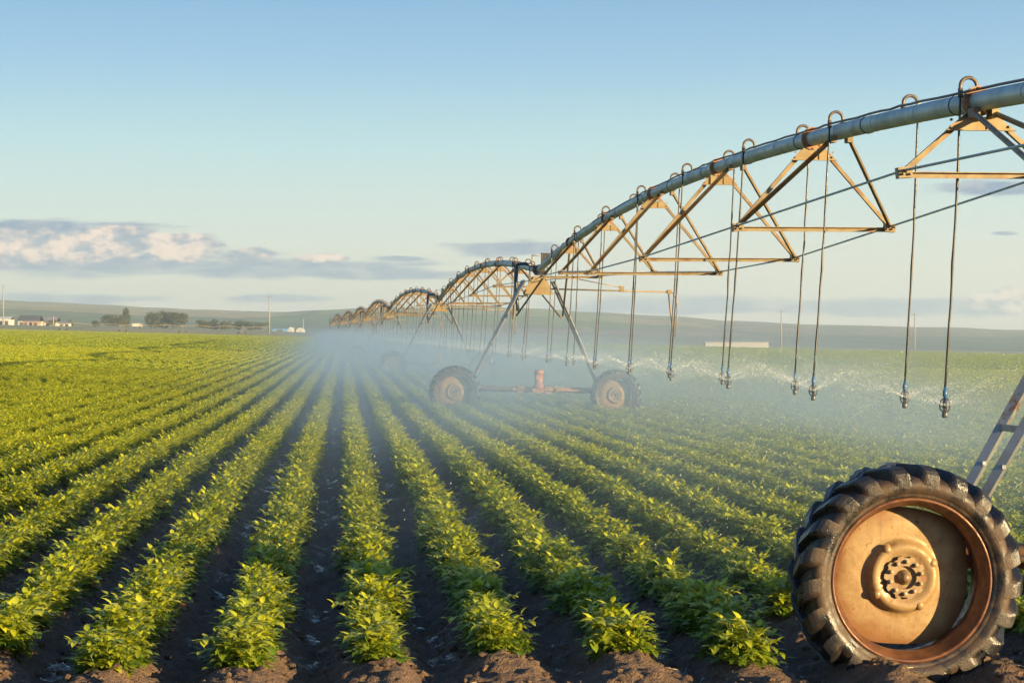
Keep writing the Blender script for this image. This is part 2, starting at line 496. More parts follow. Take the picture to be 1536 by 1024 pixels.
def plant_mesh(seed, hi=True, hscale=1.0):
    rnd = random.Random(seed); mb = MB()
    nst = rnd.randint(10, 13)
    for i in range(nst):
        az = 2 * PI * (i + rnd.uniform(-.4, .4)) / nst
        lean = rnd.uniform(.05, .42) if i % 3 else rnd.uniform(0, .15)
        base = Vector((rnd.uniform(-.045, .045), rnd.uniform(-.09, .09), -.02))
        d = Vector((math.cos(az) * math.sin(lean), math.sin(az) * math.sin(lean), math.cos(lean)))
        H = rnd.uniform(.11, .205) * hscale
        pts = []; p = base.copy(); dd = d.copy()
        for k in range(6):
            pts.append(p.copy()); p = p + dd * (H / 5); dd = (dd + Vector((d.x * .10, d.y * .10, .03))).normalized()
        if hi:
            mb.tint_on = True
            n0 = len(mb.v); mb.tube(pts, .005, 4, False, [.006 - .0007 * j for j in range(6)])
            mb.tint.extend([.1] * (len(mb.v) - n0))
        nl = rnd.randint(9, 12)
        for k in range(nl):
            t = .16 + .84 * k / (nl - 1)
            j = min(4, int(t * 5)); q = pts[j].lerp(pts[j + 1], t * 5 - j)
            a2 = az + k * 2.4 + rnd.uniform(-.5, .5)
            top = t > .8
            el = rnd.uniform(.40, 1.05) if top else rnd.uniform(-.1, .5)
            dv = Vector((math.cos(a2) * math.cos(el) + d.x * .6, math.sin(a2) * math.cos(el) + d.y * .6, math.sin(el)))
            tint = max(0, min(1, (t - .25) * .8 + rnd.uniform(-.2, .3)))  # upper leaves younger and paler, contrast raised to paint lit tips
            compound(mb, q, dv, rnd.uniform(.068, .118) * (.8 if top else 1), rnd, tint, hi, 1.06)
    return mb

def clump_mesh(seed, length, rows, nleaf, size, hgt=.36, wid=.42):
    """a stretch of canopy for the distance: loose leaves through the crown of one or more rows"""
    rnd = random.Random(seed); mb = MB(); up = Vector((0, 0, 1))
    for r in range(rows):
        xo = (r - (rows - 1) / 2) * S
        ph = rnd.uniform(0, 9)
        for i in range(nleaf):
            y = rnd.uniform(-length / 2, length / 2)
            hh = hgt * (1 + .35 * noise.noise(Vector((y * 2.2 + ph, seed * 1.7, r))))
            ww = wid * (1 + .25 * noise.noise(Vector((y * 1.9 - ph, seed * 2.1, r + 4))))
            t = rnd.uniform(.1, PI - .1); rad = rnd.uniform(.55, 1.06)
            pos = Vector((xo + math.cos(t) * ww / 2 * rad, y, math.sin(t) ** .8 * hh * rad - .02))
            out = Vector((math.cos(t), rnd.uniform(-.5, .5), math.sin(t) * .7 + .15)).normalized()
            d = (Vector((rnd.uniform(-1, 1), rnd.uniform(-1, 1), rnd.uniform(-.5, .6))) + out * .5).normalized()
            l = size * rnd.uniform(.75, 1.35)
            tint = max(0, min(1, pos.z / hgt * 1.1 - (.42 if rows == 1 else .62) + rnd.uniform(-.25, .3)))  # by height: young tops, with lit crest and shaded sides put into the colour
            leaflet(mb, pos, d, (up * .6 + out + Vector((rnd.uniform(-.5, .5), rnd.uniform(-.5, .5), 0))), l, l * .66, tint, False, .4)
    return mb

NV = 10
PLANT = [plant_mesh(100 + i).mesh("potato_plant", M["leaf"]) for i in range(NV)]
LOW = [plant_mesh(300 + i, False, 1.0).mesh("potato_plant_low", M["leaf"]) for i in range(8)]
CL1 = [clump_mesh(500 + i, 1.5, 1, 560, .055, .25, .31).mesh("canopy_stretch", M["leaf"]) for i in range(6)]
CL2 = [clump_mesh(600 + i, 5.0, 3, 640, .11, .27, .33).mesh("canopy_far", M["leaf"]) for i in range(6)]

def plants():
    rnd = random.Random(3)
    cand = []; rest = []
    for n in range(-58, 78):
        u = U0 + n * S; y = REND[n] + rnd.uniform(0, .1)
        gap = 0
        while y < 84:
            x = u + ROWDX * y
            if abs(x) < .265 * y + 3.0:
                sc_ = rnd.uniform(.80, 1.22)
                px = 768 + x / y * F
                # the wheel and its mud stand in one furrow; nothing grows through the tyre
                p = (x + rnd.uniform(-.035, .035), y, sc_, rnd.uniform(0, 2 * PI), n)
                vis = -20 < px < 1556
                hid = (1215 < px < 1500 and y > 11.5 and 506 + (1.7 / y) * F < 960 and abs(px - 1358) < 150 - 60 * (y < 12.2) and y < 12.2)
                if not (n in (4, 5) and y < 12.6): (cand if vis and not hid else rest).append(p)
            y += rnd.uniform(.19, .28) if rnd.random() > .025 else rnd.uniform(.36, .46)
    cand.sort(key=lambda p: p[1])
    near, more = cand[:300], cand[300:]
    cnt = {}
    for (x, y, s_, rz, n) in near:
        i = cnt.get(n, 0); cnt[n] = i + 1
        o = link("potato_plant", PLANT[rnd.randrange(NV)])
        h = ridge(u_of(x, y), y)
        o.location = (x, y, gz(x, y) + h - .015)
        o.rotation_euler = (rnd.uniform(-.08, .08), rnd.uniform(-.08, .08), rz)
        o.scale = (s_ * 1.08, s_ * 1.08, s_ * rnd.uniform(.84, 1.14))
        if n == 0: rw = "the steepest crop row"
        elif n > 0: rw = ordw(n - 1) + " crop row right of the steepest row"
        else: rw = ordw(-n - 1) + " crop row left of the steepest row"
        if n == 0: rw = "the steepest crop row"
        else: rw = "the " + rw
        tag(o, ("bushy potato plant, " if i == 0 else "potato plant, ") + ordw(i) + " in " + rw, "potato plant", "potato plants at the near ends of the rows")
    pts = []      # (x, y, z, variant, rz, scale)
    for (x, y, s_, rz, n) in rest + more:
        v = rnd.randrange(NV) if y < 26 else NV + rnd.randrange(8)
        pts.append((x, y, gz(x, y) + ridge(u_of(x, y), y) - .015, v, rz, s_ * 1.05))
    ang = math.atan(-ROWDX)
    for n in range(-120, 160):
        u = U0 + n * S; y = 84.4
        while y < 169:
            x = u + ROWDX * y
            if abs(x) < .265 * y + 4:
                pts.append((x + rnd.uniform(-.04, .04), y, gz(x, y) + .12, NV + 8 + rnd.randrange(6), ang + (PI if rnd.random() < .5 else 0), rnd.uniform(.9, 1.12)))
            y += 1.35
    nn = -420
    while nn < 520:
        u = U0 + (nn + 1) * S; y = 165.0
        while y < 690:
            x = u + ROWDX * y
            if abs(x) < .265 * y + 6:
                pts.append((x, y, gz(x, y) + .10, NV + 14 + rnd.randrange(6), ang + (PI if rnd.random() < .5 else 0), rnd.uniform(.9, 1.15)))
            y += 4.8
        nn += 3
    me = bpy.data.meshes.new("potato_field")
    me.from_pydata([p[:3] for p in pts], [], [])
    for nm, k, ty in (("variant", 3, 'INT'), ("rz", 4, 'FLOAT'), ("psize", 5, 'FLOAT')):
        a = me.attributes.new(nm, ty, 'POINT'); a.data.foreach_set("value", [p[k] for p in pts])
    fo = tag(link("potato_field", me), "dense leafy green potato crop in straight rows filling the field", "crop", kind="stuff")
    coll = bpy.data.collections.new("crop_sources")
    for i, mm in enumerate(PLANT + LOW + CL1 + CL2):
        coll.objects.link(bpy.data.objects.new("crop%03d" % i, mm))
    ng = bpy.data.node_groups.new("scatter_crop", 'GeometryNodeTree')
    ng.interface.new_socket("Geometry", in_out='INPUT', socket_type='NodeSocketGeometry')
    ng.interface.new_socket("Geometry", in_out='OUTPUT', socket_type='NodeSocketGeometry')
    nd = ng.nodes.new; L = ng.links.new
    gi, go = nd("NodeGroupInput"), nd("NodeGroupOutput")
    ci = nd("GeometryNodeCollectionInfo"); ci.inputs[0].default_value = coll
    ci.inputs["Separate Children"].default_value = True; ci.inputs["Reset Children"].default_value = True
    ip = nd("GeometryNodeInstanceOnPoints"); ip.inputs["Pick Instance"].default_value = True
    def attr(nm, ty):
        a = nd("GeometryNodeInputNamedAttribute"); a.data_type = ty; a.inputs["Name"].default_value = nm
        return [o for o in a.outputs if o.enabled][0]
    mv = nd("GeometryNodeMeshToPoints")
    L(gi.outputs[0], mv.inputs[0]); L(mv.outputs[0], ip.inputs["Points"])
    L(ci.outputs[0], ip.inputs["Instance"]); L(attr("variant", 'INT'), ip.inputs["Instance Index"])
    cx = nd("ShaderNodeCombineXYZ"); L(attr("rz", 'FLOAT'), cx.inputs[2])
    er = nd("FunctionNodeEulerToRotation"); L(cx.outputs[0], er.inputs[0]); L(er.outputs[0], ip.inputs["Rotation"])
    cs = nd("ShaderNodeCombineXYZ"); sa = attr("psize", 'FLOAT')
    for i in range(3): L(sa, cs.inputs[i])
    L(cs.outputs[0], ip.inputs["Scale"]); L(ip.outputs[0], go.inputs[0])
    md = fo.modifiers.new("scatter", 'NODES'); md.node_group = ng
    print("plants", len(near), "stuff points", len(pts))

def u_of(x, y): return x - ROWDX * y
plants()

# ------------------------------------------------------------------ the irrigation machine
TOW = [(4.31, 11.2), (.60, 50.2), (-3.5, 91), (-8.4, 131), (-12.95, 171), (-17.3, 211), (-22.1, 251), (-27.0, 291)]
L0 = 40.15
def ph(s):
    t = s / L0; return 3.67 + .72 * 4 * t * (1 - t)
VH = [.66, .88, 1.08, 1.10, .92, .66]
VS = [5.2, 10.9, 16.3, 21.8, 27.4, 33.2]
VD = [.60, 1.0, 1.27, 1.32, 1.06, .76]

def make_span():
    root = empty("irrigation_span", (0, 0, 0))
    p = MB(); r = .084
    ss = [.12 + (L0 - .24) * i / 60 for i in range(61)]
    p.tube([(0, s, ph(s)) for s in ss], r, 18)
    s = 1.1
    while s < L0 - .5:                                            # weld rings
        p.tube([(0, s - .012, ph(s)), (0, s + .012, ph(s))], r + .004, 18)
        s += 1.43
    pipe = p.build("pipe", M["pipe"], root)
    fl = MB()
    for k in range(6):
        s = VS[k] + .02
        f = MB()
        for o in (-.016, .016):
            f.tube([(0, s + o - .012, ph(s)), (0, s + o + .012, ph(s))], r + .045, 18, smooth=False)
        for j in range(8):
            a = 2 * PI * j / 8
            c = (math.cos(a) * (r + .028), math.sin(a) * (r + .028))
            f.tube([(c[0], s - .045, ph(s) + c[1]), (c[0], s + .045, ph(s) + c[1])], .009, 6)
        f.build("flange", M["rust"], root)
    for k, (s, d) in enumerate(zip(VS, VD)):
        hw = VH[k]; z = ph(s) - d
        fr = MB()
        for sg in (-1, 1):
            fr.angle((sg * hw, s, z), (sg * .085, s, ph(s) - .10), .050, .008, (0, -1, 0), 1)
            if k > 0:
                fr.angle((sg * (hw - .01), s - .05, z + .02), (sg * .09, s - 1.2, ph(s - 1.2) - .07), .050, .008, (0, -1, 0.2), 1)
                fr.box((sg * .09 - .03, s - 1.27, ph(s - 1.2) - .12), (sg * .09 + .03, s - 1.13, ph(s - 1.2) - .05))
            # joint casting with bolts
            fr.bar((sg * (hw - .07), s - .03, z), (sg * (hw + .05), s - .03, z - .01), .10, .09)
            for q in range(4):
                fr.tube([(sg * (hw - .05 + .03 * q), s - .11, z + .02 * (q % 2) - .02), (sg * (hw - .05 + .03 * q), s + .03, z + .02 * (q % 2) - .02)], .011, 6)
        frame = fr.build("truss_frame", M["steel"], root)
        b = MB(); b.angle((-hw + .03, s - .02, z - .015), (hw - .03, s - .02, z - .015), .05, .007, (0, -1, 0))
        b.build("spreader_bar", M["steel"], frame)
        t = MB(); za, zb = ph(s) - .135, ph(s) - .245
        wa, wb = .085 + (hw - .085) * .035 / (d - .1) + .035, .085 + (hw - .085) * .145 / (d - .1) + .045
        y0, y1 = s - .045, s - .037
        t.add([(-wa, y0, za), (wa, y0, za), (wb, y0, zb), (-wb, y0, zb), (-wa, y1, za), (wa, y1, za), (wb, y1, zb), (-wb, y1, zb)],
              [(0, 3, 2, 1), (4, 5, 6, 7), (0, 1, 5, 4), (1, 2, 6, 5), (2, 3, 7, 6), (3, 0, 4, 7)])
        t.box((-wb, y0 - .04, zb - .007), (wb, y0, zb))
        for sg in (-1, 1):
            for q in (.03, .085):
                t.tube([(sg * (wb - .045), y0 - .018, zb + q), (sg * (wb - .045), y0, zb + q)], .012, 6)
        t.box((.055, y0 - .012, zb), (.065, y0, za))
        t.build("gusset_plate", M["yellow"], frame)
    for sg in (-1, 1):
        rd = MB()
        pts = [(sg * .13, .35, 3.42)] + [(sg * hw, s - .02, ph(s) - d + .012) for s, d, hw in zip(VS, VD, VH)] + [(sg * .13, L0 - .35, 3.42)]
        for a, b in zip(pts[:-1], pts[1:]): rd.tube([a, b], .0115, 8)
        rd.build("truss_rod", M["pipe"], root)
        kb = MB()
        kb.tube([(sg * .08, VS[0] - .1, ph(VS[0]) - .10), (sg * .62, .28, 2.45)], .024, 8)
        kb.box((sg * .08 - .03, VS[0] - .2, ph(VS[0]) - .15), (sg * .08 + .03, VS[0] - .05, ph(VS[0]) - .07))
        kb.build("knee_brace", M["steel"], root)
        kb = MB()
        kb.tube([(sg * .08, VS[-1] + .9, ph(VS[-1] + .9) - .08), (sg * .60, L0 - .28, 2.5)], .026, 8)
        kb.build("knee_brace", M["steel"], root)
    c = MB(); rnd = random.Random(11); pts = []
    s = .3
    while s < L0 - .2:
        pts.append((-.012 + rnd.uniform(-.022, .016), s, ph(s) + r + .013 + rnd.uniform(0, .010)))
        s += rnd.uniform(.25, .6)
    c.tube(pts, .0125, 6)
    for q in range(1, 14):
        s = q * 2.87
        c.tube([(math.cos(a) * (r + .006), s, ph(s) + math.sin(a) * (r + .006) + (.022 if math.sin(a) > .9 else 0)) for a in [PI * j / 12 * 2 for j in range(13)]], .004, 4)
    c.build("power_cable", M["cable"], root)
    return root

def make_wheel_parts():
    """returns meshes for wheel (rim), tyre, disc, hub; axle along y, outer face at -y"""
    rim = MB()
    prof = [(.476, -.132), (.476, -.142), (.462, -.147), (.455, -.138), (.450, -.112), (.438, -.098), (.434, -.072), (.422, -.06), (.420, -.01),
            (.432, .03), (.434, .09), (.45, .112), (.455, .138), (.476, .145)]
    rim.lathe_y(prof, 72)
    rim.lathe_y([(.476, .145), (.45, .15), (.444, .1), (.43, 0), (.444, -.1), (.476, -.132)], 72)
    tyre = MB()
    tp = [(.462, -.118), (.474, -.140), (.490, -.158), (.497, -.156), (.501, -.160), (.525, -.174), (.550, -.177), (.572, -.168), (.590, -.150), (.606, -.11),
          (.618, -.05), (.620, 0), (.618, .05), (.606, .11), (.590, .150), (.572, .168), (.550, .177), (.525, .174), (.490, .158), (.474, .14), (.462, .118)]
    tyre.lathe_y(tp, 96)
    NL = 21
    rnd = random.Random(4)
    for sg in (-1, 1):
        for k in range(NL):
            a0 = 2 * PI * (k + (.5 if sg > 0 else 0)) / NL + rnd.uniform(-.01, .01)
            # stations along one lug: from the wall over the shoulder to past the centre
            st = [(.540, .1775, .566, -.050, .060), (.550, .1765, .592, -.042, .078), (.560, .172, .618, -.03, .088), (.575, .162, .640, -.012, .092), (.59, .146, .655, .012, .090), (.604, .118, .664, .045, .082),
                  (.610, .08, .662, .088, .072), (.612, .035, .663, .138, .064), (.614, -.010, .661, .188, .060), (.614, -.028, .640, .208, .05)]
            vs = []
            for (ri, y, ro, da, w) in st:
                ro2 = ro + rnd.uniform(-.003, .003)
                for (rr, ww) in ((ri, -.60), (ri + (ro2 - ri) * .80, -.50), (ro2, -.40), (ro2, .40), (ri + (ro2 - ri) * .80, .50), (ri, .60)):
                    a = a0 + da + ww * w / .62
                    vs.append((rr * math.cos(a), sg * y, rr * math.sin(a)))
            fs = []; q6 = 6
            for i in range(len(st) - 1):
                for e in range(5):
                    b = i * q6 + e
                    fs.append((b, b + 1, b + q6 + 1, b + q6))
            fs += [tuple(range(6))[::-1], tuple((len(st) - 1) * q6 + q for q in range(6))]
            tyre.add(vs, fs, False)
    disc = MB()
    lob = lambda r, t: r if r < .36 else r + (r - .36) / .05 * (.006 + .017 * math.cos(4 * (t - PI / 4)) + .003 * math.cos(7 * t + 1))
    dp = [(.002, .012), (.075, .012), (.128, .014), (.140, .006), (.168, -.002), (.186, .000), (.200, .014), (.212, .044), (.226, .056), (.25, .053), (.30, .054), (.36, .062), (.400, .070), (.412, .076)]
    disc.lathe_y(dp, 96, rfun=lob)
    disc.lathe_y([(.412, .076), (.410, .086), (.36, .072), (.2, .066), (.002, .066)], 96, rfun=lob)
    for a in (.5, 2.2, 3.75, 5.3):                                   # pressed pads round the boss
        c = (math.cos(a) * .188, .012, math.sin(a) * .188)
        disc.lathe_y([(.001, -.020), (.010, -.019), (.022, -.012), (.034, .012)], 14, c)
    hub = MB()
    NN = 10
    # scalloped hub flange
    vs = []
    nseg = 120
    def rf(t): return .120 + .006 * (1 if math.cos(NN * t) > .1 else -1)
    for yy in (.012, -.012):
        for k in range(nseg):
            t = 2 * PI * k / nseg; vs.append((rf(t) * math.cos(t), yy, rf(t) * math.sin(t)))
    for k in range(nseg):
        t = 2 * PI * k / nseg; vs.append((0.068 * math.cos(t), -.012, .068 * math.sin(t)))
    for k in range(nseg):
        t = 2 * PI * k / nseg; vs.append((0.062 * math.cos(t), .024, .062 * math.sin(t)))
    fs = []
    for j in range(3):
        for k in range(nseg):
            k2 = (k + 1) % nseg
            fs.append((j * nseg + k, (j + 1) * nseg + k, (j + 1) * nseg + k2, j * nseg + k2))
    fs.append(tuple(3 * nseg + k for k in range(nseg)))
    hub.add(vs, fs)
    for k in range(NN):
        a = 2 * PI * (k + .5) / NN
        c = (math.cos(a) * .094, -.012, math.sin(a) * .094)
        hub.lathe_y([(.0135, 0), (.0135, -.014), (.008, -.016), (.008, -.024), (.0005, -.025)], 6, c, False)
    hub.lathe_y([(.044, .024), (.044, .006), (.030, -.008), (.026, -.026), (.016, -.036), (.0005, -.038)], 20)
    return [x.mesh(n, M[m]) for x, n, m in ((rim, "wheel", "rim"), (tyre, "tyre", "tyre"), (disc, "wheel_disc", "disc"), (hub, "hub", "hub"))]

WM = make_wheel_parts()
BZ = .69                        # base beam height

def make_tower():
    root = empty("drive_tower", (0, 0, 0))
    for sg in (-1, 1):
        w = link("wheel", WM[0], root, (sg * 2.04, 0, .600)); w.rotation_euler = (0, .9 + .85 * sg, 0); w.scale = (.978, 1, .978)
        link("tyre", WM[1], w); link("wheel_disc", WM[2], w); link("hub", WM[3], w)
        gb = MB()
        gb.lathe_y([(.001, .07), (.12, .07), (.135, .10), (.135, .22), (.09, .26), (.001, .27)], 18, (sg * 2.04, 0, .605))
        gb.box((sg * 2.04 - .10, .15, .46), (sg * 2.04 + .10, .45, .74))
        gb.build("gearbox", M["rust"], root)
        for q in (-1, 1):
            lg = MB()
            lg.bar((sg * 1.70, .40 + q * .15, BZ), (sg * .37, q * .24, 3.40), .054, .054, (.80, -.60, 0))
            for t in (.12, .2, .55, .9):
                c = Vector((sg * 1.70, .40 + q * .15, BZ)).lerp(Vector((sg * .37, q * .24, 3.40)), t)
                lg.bar(c + Vector((0, -.045, 0)), c + Vector((0, -.028, 0)), .022, .022)
            lg.build("tower_leg", M["leg"], root)
        for t in (.28, .52, .76):
            ct = MB()
            a = Vector((sg * 1.70, .25, BZ)).lerp(Vector((sg * .37, -.24, 3.40)), t)
            b = Vector((sg * 1.70, .55, BZ)).lerp(Vector((sg * .37, .24, 3.40)), t)
            ct.bar(a, b, .04, .04)
            ct.build("leg_tie", M["leg"], root)
    bm = MB(); bm.tube([(-1.92, .38, BZ), (1.92, .38, BZ)], .075, 14)
    for x in (-1.70, 1.70, -.35, .35): bm.box((x - .09, .22, BZ - .10), (x + .09, .58, BZ + .09))
    bm.build("base_beam", M["rust"], root)
    ds = MB(); ds.tube([(-1.95, .20, BZ), (1.95, .20, BZ)], .024, 10)
    for x in (-.55, .55, -1.7, 1.7): ds.tube([(x - .06, .20, BZ), (x + .06, .20, BZ)], .045, 10)
    ds.build("drive_shaft", M["rust"], root)
    mo = MB(); mo.lathe_z([(.001, .0), (.13, 0), (.13, .09), (.105, .10), (.105, .36), (.125, .37), (.125, .43), (.09, .47), (.001, .48)], 18, (.08, .10, BZ + .03))
    mo.box((-.08, .02, BZ - .07), (.22, .22, BZ + .03))
    mo.box((.0, -.05, BZ + .25), (.10, .01, BZ + .37))
    mo.build("gear_motor", M["motor"], root)
    gp = MB()
    for y in (-.255, .25):
        zt, zb = 3.50, 3.08; wt, wb = .14, .36
        gp.add([(-wt, y, zt), (wt, y, zt), (wb, y, zb), (-wb, y, zb), (-wt, y + .01, zt), (wt, y + .01, zt), (wb, y + .01, zb), (-wb, y + .01, zb)],
               [(0, 3, 2, 1), (4, 5, 6, 7), (0, 1, 5, 4), (1, 2, 6, 5), (2, 3, 7, 6), (3, 0, 4, 7)])
        gp.box((-wb, y - .03, zb - .02), (wb, y, zb))
    gp.box((-.12, -.24, 3.49), (.12, .24, 3.505))
    gp.build("gusset_plate", M["yellow"], root)
    jn = MB()
    jn.tube([(0, -.30, ph(0)), (0, .30, ph(0))], .094, 18)
    for y in (-.27, -.16, .16, .27): jn.tube([(0, y - .014, ph(0)), (0, y + .014, ph(0))], .13, 18)
    jn.box((-.10, -.13, ph(0) - .13), (.10, .13, ph(0) - .09))
    jn.build("pipe_joint", M["bluehose"], root)
    bx = MB(); bx.box((.06, -.09, ph(0) + .14), (.26, .09, ph(0) + .40)); bx.box((.04, -.11, ph(0) + .40), (.28, .11, ph(0) + .42))
    bx.bar((.10, 0, ph(0) + .06), (.10, 0, ph(0) + .15), .05, .05); bx.bar((.21, 0, ph(0) + .04), (.21, 0, ph(0) + .15), .03, .03)
    bx.build("control_box", M["box"], root)
    st = MB(); st.tube([(-.18, -.05, ph(0) + .05), (-.18, -.05, ph(0) + .36)], .016, 6); st.tube([(-.18, -.05, ph(0) + .36), (.02, -.05, ph(0) + .34)], .013, 6)
    st.build("alignment_arm", M["steel"], root)
    bo = MB(); bo.tube([(.30, -.2, 3.20), (3.30, -.2, 3.20)], .019, 8); bo.tube([(1.0, -.2, 3.46), (2.15, -.2, 3.27)], .011, 5); bo.tube([(.30, -.2, 3.50), (1.0, -.2, 3.46)], .011, 5)
    bo.box((2.05, -.24, 3.17), (2.15, -.16, 3.32)); bo.box((3.26, -.25, 3.15), (3.36, -.15, 3.26))
    bm_ = bo.build("boom_pipe", M["yellow"], root)
    h = MB()
    h.tube([(3.32, -.2, 3.22), (3.42, -.2, 3.18), (3.50, -.2, 3.02), (3.53, -.2, 2.75), (3.52, -.2, 2.4), (3.48, -.2, 2.1)], .016, 7)
    h.tube([(3.30, -.2, 3.15), (3.36, -.2, 2.7), (3.46, -.2, 2.12)], .022, 7)
    h.build("boom_hose", M["steel"], bm_)
    cv = MB(); cv.tube([(-.50, .55, ph(0) + .14), (-.52, .5, ph(0) - .3), (-.50, .42, ph(0) - .7), (-.47, .3, ph(0) - 1.02)], .045, 8)
    cv.tube([(-.05, .55, ph(0) + .11), (-.30, .55, ph(0) + .17), (-.50, .55, ph(0) + .14)], .04, 8)
    cv.build("cable_conduit", M["bluehose"], root)
    return root

def octa(mb, p, r, d=Vector((0, 0, 1)), k=1.0):
    d = d.normalized(); a = d.orthogonal().normalized(); b = d.cross(a)
    mb.add([p + d * (r * k), p - d * (r * k), p + a * r, p - a * r, p + b * r, p - b * r],
           [(0, 2, 4), (0, 4, 3), (0, 3, 5), (0, 5, 2), (1, 4, 2), (1, 3, 4), (1, 5, 3), (1, 2, 5)])

def spray_mesh(seed):
    rnd = random.Random(seed); mb = MB()
    for k in range(13):
        az = 2 * PI * k / 13 + rnd.uniform(-.12, .12); el = rnd.uniform(.22, .60); v = rnd.uniform(3.6, 5.2)
        for q in range(210):
            a = az + rnd.gauss(0, .05); e_ = el + rnd.gauss(0, .05)
            vx, vy, vz = math.cos(a) * math.cos(e_) * v, math.sin(a) * math.cos(e_) * v, math.sin(e_) * v
            t = .008 + .27 * rnd.random() ** 1.4
            j = .006 + .16 * t * t
            p = Vector((vx * t * (1 - .4 * t) + rnd.gauss(0, j), vy * t * (1 - .4 * t) + rnd.gauss(0, j), vz * t - 4.9 * t * t + rnd.gauss(0, j)))
            octa(mb, p, rnd.uniform(.0011, .0022), Vector((vx, vy, vz - 9.8 * t)), rnd.uniform(1.5, 4))
    return mb.mesh("water_spray", M["water"])
SPRAY = [spray_mesh(i) for i in range(4)]

def nozzle_mesh():
    mb = MB()
    mb.lathe_z([(.0, .0), (.012, 0), (.014, -.02), (.03, -.03), (.03, -.036), (.0, -.038)], 12, (0, 0, .0))   # nozzle body
    for sg in (-1, 1):                                                # the open bracket round the spinning plate
        mb.tube([(sg * .014, 0, .0), (sg * .036, 0, -.02), (sg * .046, 0, -.055), (sg * .040, 0, -.09), (sg * .016, 0, -.115)], .007, 6)
        mb.tube([(0, sg * .014, .0), (0, sg * .036, -.02), (0, sg * .046, -.055), (0, sg * .040, -.09), (0, sg * .016, -.115)], .006, 6)
    mb.lathe_z([(.0, -.06), (.034, -.062), (.036, -.07), (.012, -.078), (.012, -.10), (.024, -.112), (.027, -.15), (.020, -.162), (.0, -.164)], 14)
    return mb.mesh("sprinkler", M["nozzle"])
NOZ = nozzle_mesh()
rg_ = MB(); rg_.lathe_z([(.0, .10), (.012, .10), (.013, .075), (.019, .07), (.021, .035), (.017, .018), (.012, 0)], 14)
REG = rg_.mesh("pressure_regulator", M["blue"])

SF = [.9 + 4.38 * i for i in range(9)]      # outlets whose drop hangs on the near side
SB = [3.15 + 4.28 * i for i in range(9)]     # and on the far side

def make_drop(s, side, seed):
    """side -1: hangs left of the pipe. Origin on the pipe's top"""
    rnd = random.Random(seed)
    root = empty("drop_hose", (0, 0, 0))
    r = .071; x0 = 0.012
    g = MB()
    pts = [(x0, 0, -.015), (x0, 0, .05)] + [(x0 + side * (r - r * math.cos(a)), 0, .05 + r * math.sin(a)) for a in [PI * i / 10 for i in range(1, 10)]] + [(x0 + side * 2 * r, 0, .05), (x0 + side * 2 * r, 0, -.04)]
    g.tube(pts, .0165, 10)
    g.tube([(x0, 0, -.02), (x0, 0, .015)], .024, 8); g.tube([(x0 + side * 2 * r, 0, .03), (x0 + side * 2 * r, 0, -.05)], .022, 8)
    g.build("gooseneck", M["goose"], root)
    top = Vector((x0 + side * 2 * r, 0, -.04)); zn = 1.31 - (ph(s) + .085) + .17
    lean = -.155 if side < 0 else -.15
    lean *= rnd.uniform(.7, 1.25)
    bot = Vector((top.x + lean, rnd.uniform(-.08, .08), zn + .10))
    h = MB(); pts = []; rs = []
    for i in range(15):
        t = i / 14
        p = top.lerp(bot, t) + Vector((math.sin(t * PI) * .018 * rnd.uniform(.4, 1), 0, 0))
        pts.append(p); rs.append(.0105 + (.003 if i % 4 == 0 and i else 0))
    h.tube(pts, .0105, 8, True, rs)
    h.build("hose", M["hose"], root)
    rgo = link("pressure_regulator", REG, root, (bot.x, bot.y, bot.z - .08))
    link("sprinkler", NOZ, rgo, (0, 0, 0))
    w = link("water_spray", SPRAY[seed % 4], root, (bot.x, bot.y, bot.z - .14)); w.rotation_euler = (0, 0, rnd.uniform(0, 6))
    return root

span0 = make_span(); tow0 = make_tower()
drops0 = [(s, make_drop(s, -1, 20 + i), "left") for i, s in enumerate(SF)] + [(s, make_drop(s, 1, 50 + i), "right") for i, s in enumerate(SB)]
bpy.context.view_layer.update()
TS, TT = tree_of(span0), tree_of(tow0)
TD = [(s, tree_of(d), sd) for s, d, sd in drops0]
SPL = ["nearest arched pipe span, its blue-grey pipe leaving the frame at upper right",
       "second arched pipe span, between the second and third wheeled towers",
       "third arched pipe span, humped, ending behind the gusset of the third tower",
       "fourth arched pipe span, small hump left of the third span",
       "fifth arched pipe span, smaller rusty hump behind the fourth",
       "sixth arched pipe span, tiny rusty hump second from the far end",
       "farthest tiny pipe span at the very end of the irrigation line"]
TWL = ["nearest wheeled tower with large muddy lugged tyre and rusty rim in the foreground",
       "second wheeled tower with both tyres and orange motor half veiled by spray",
       "third wheeled tower, its left tyre a dark disc in the mist",
       "fourth wheeled tower, small and nearly lost in the mist",
       "fifth wheeled tower, tiny legs under the small hump of pipe",
       "sixth wheeled tower, tiny, third from the far end of the machine",
       "seventh wheeled tower, tiny, last but one on the machine",
       "farthest wheeled tower, a speck at the far end of the machine"]
GEO = []
for i in range(7):
    (xa, ya), (xb, yb) = TOW[i], TOW[i + 1]
    xa += .088; xb += .088
    za, zb = gz(xa), gz(xb)
    d = math.hypot(xb - xa, yb - ya); rz = -math.atan2(xb - xa, yb - ya); rx = math.atan2(zb - za, d)
    GEO.append(((xa, ya, za), (rx, 0, rz), d / L0))
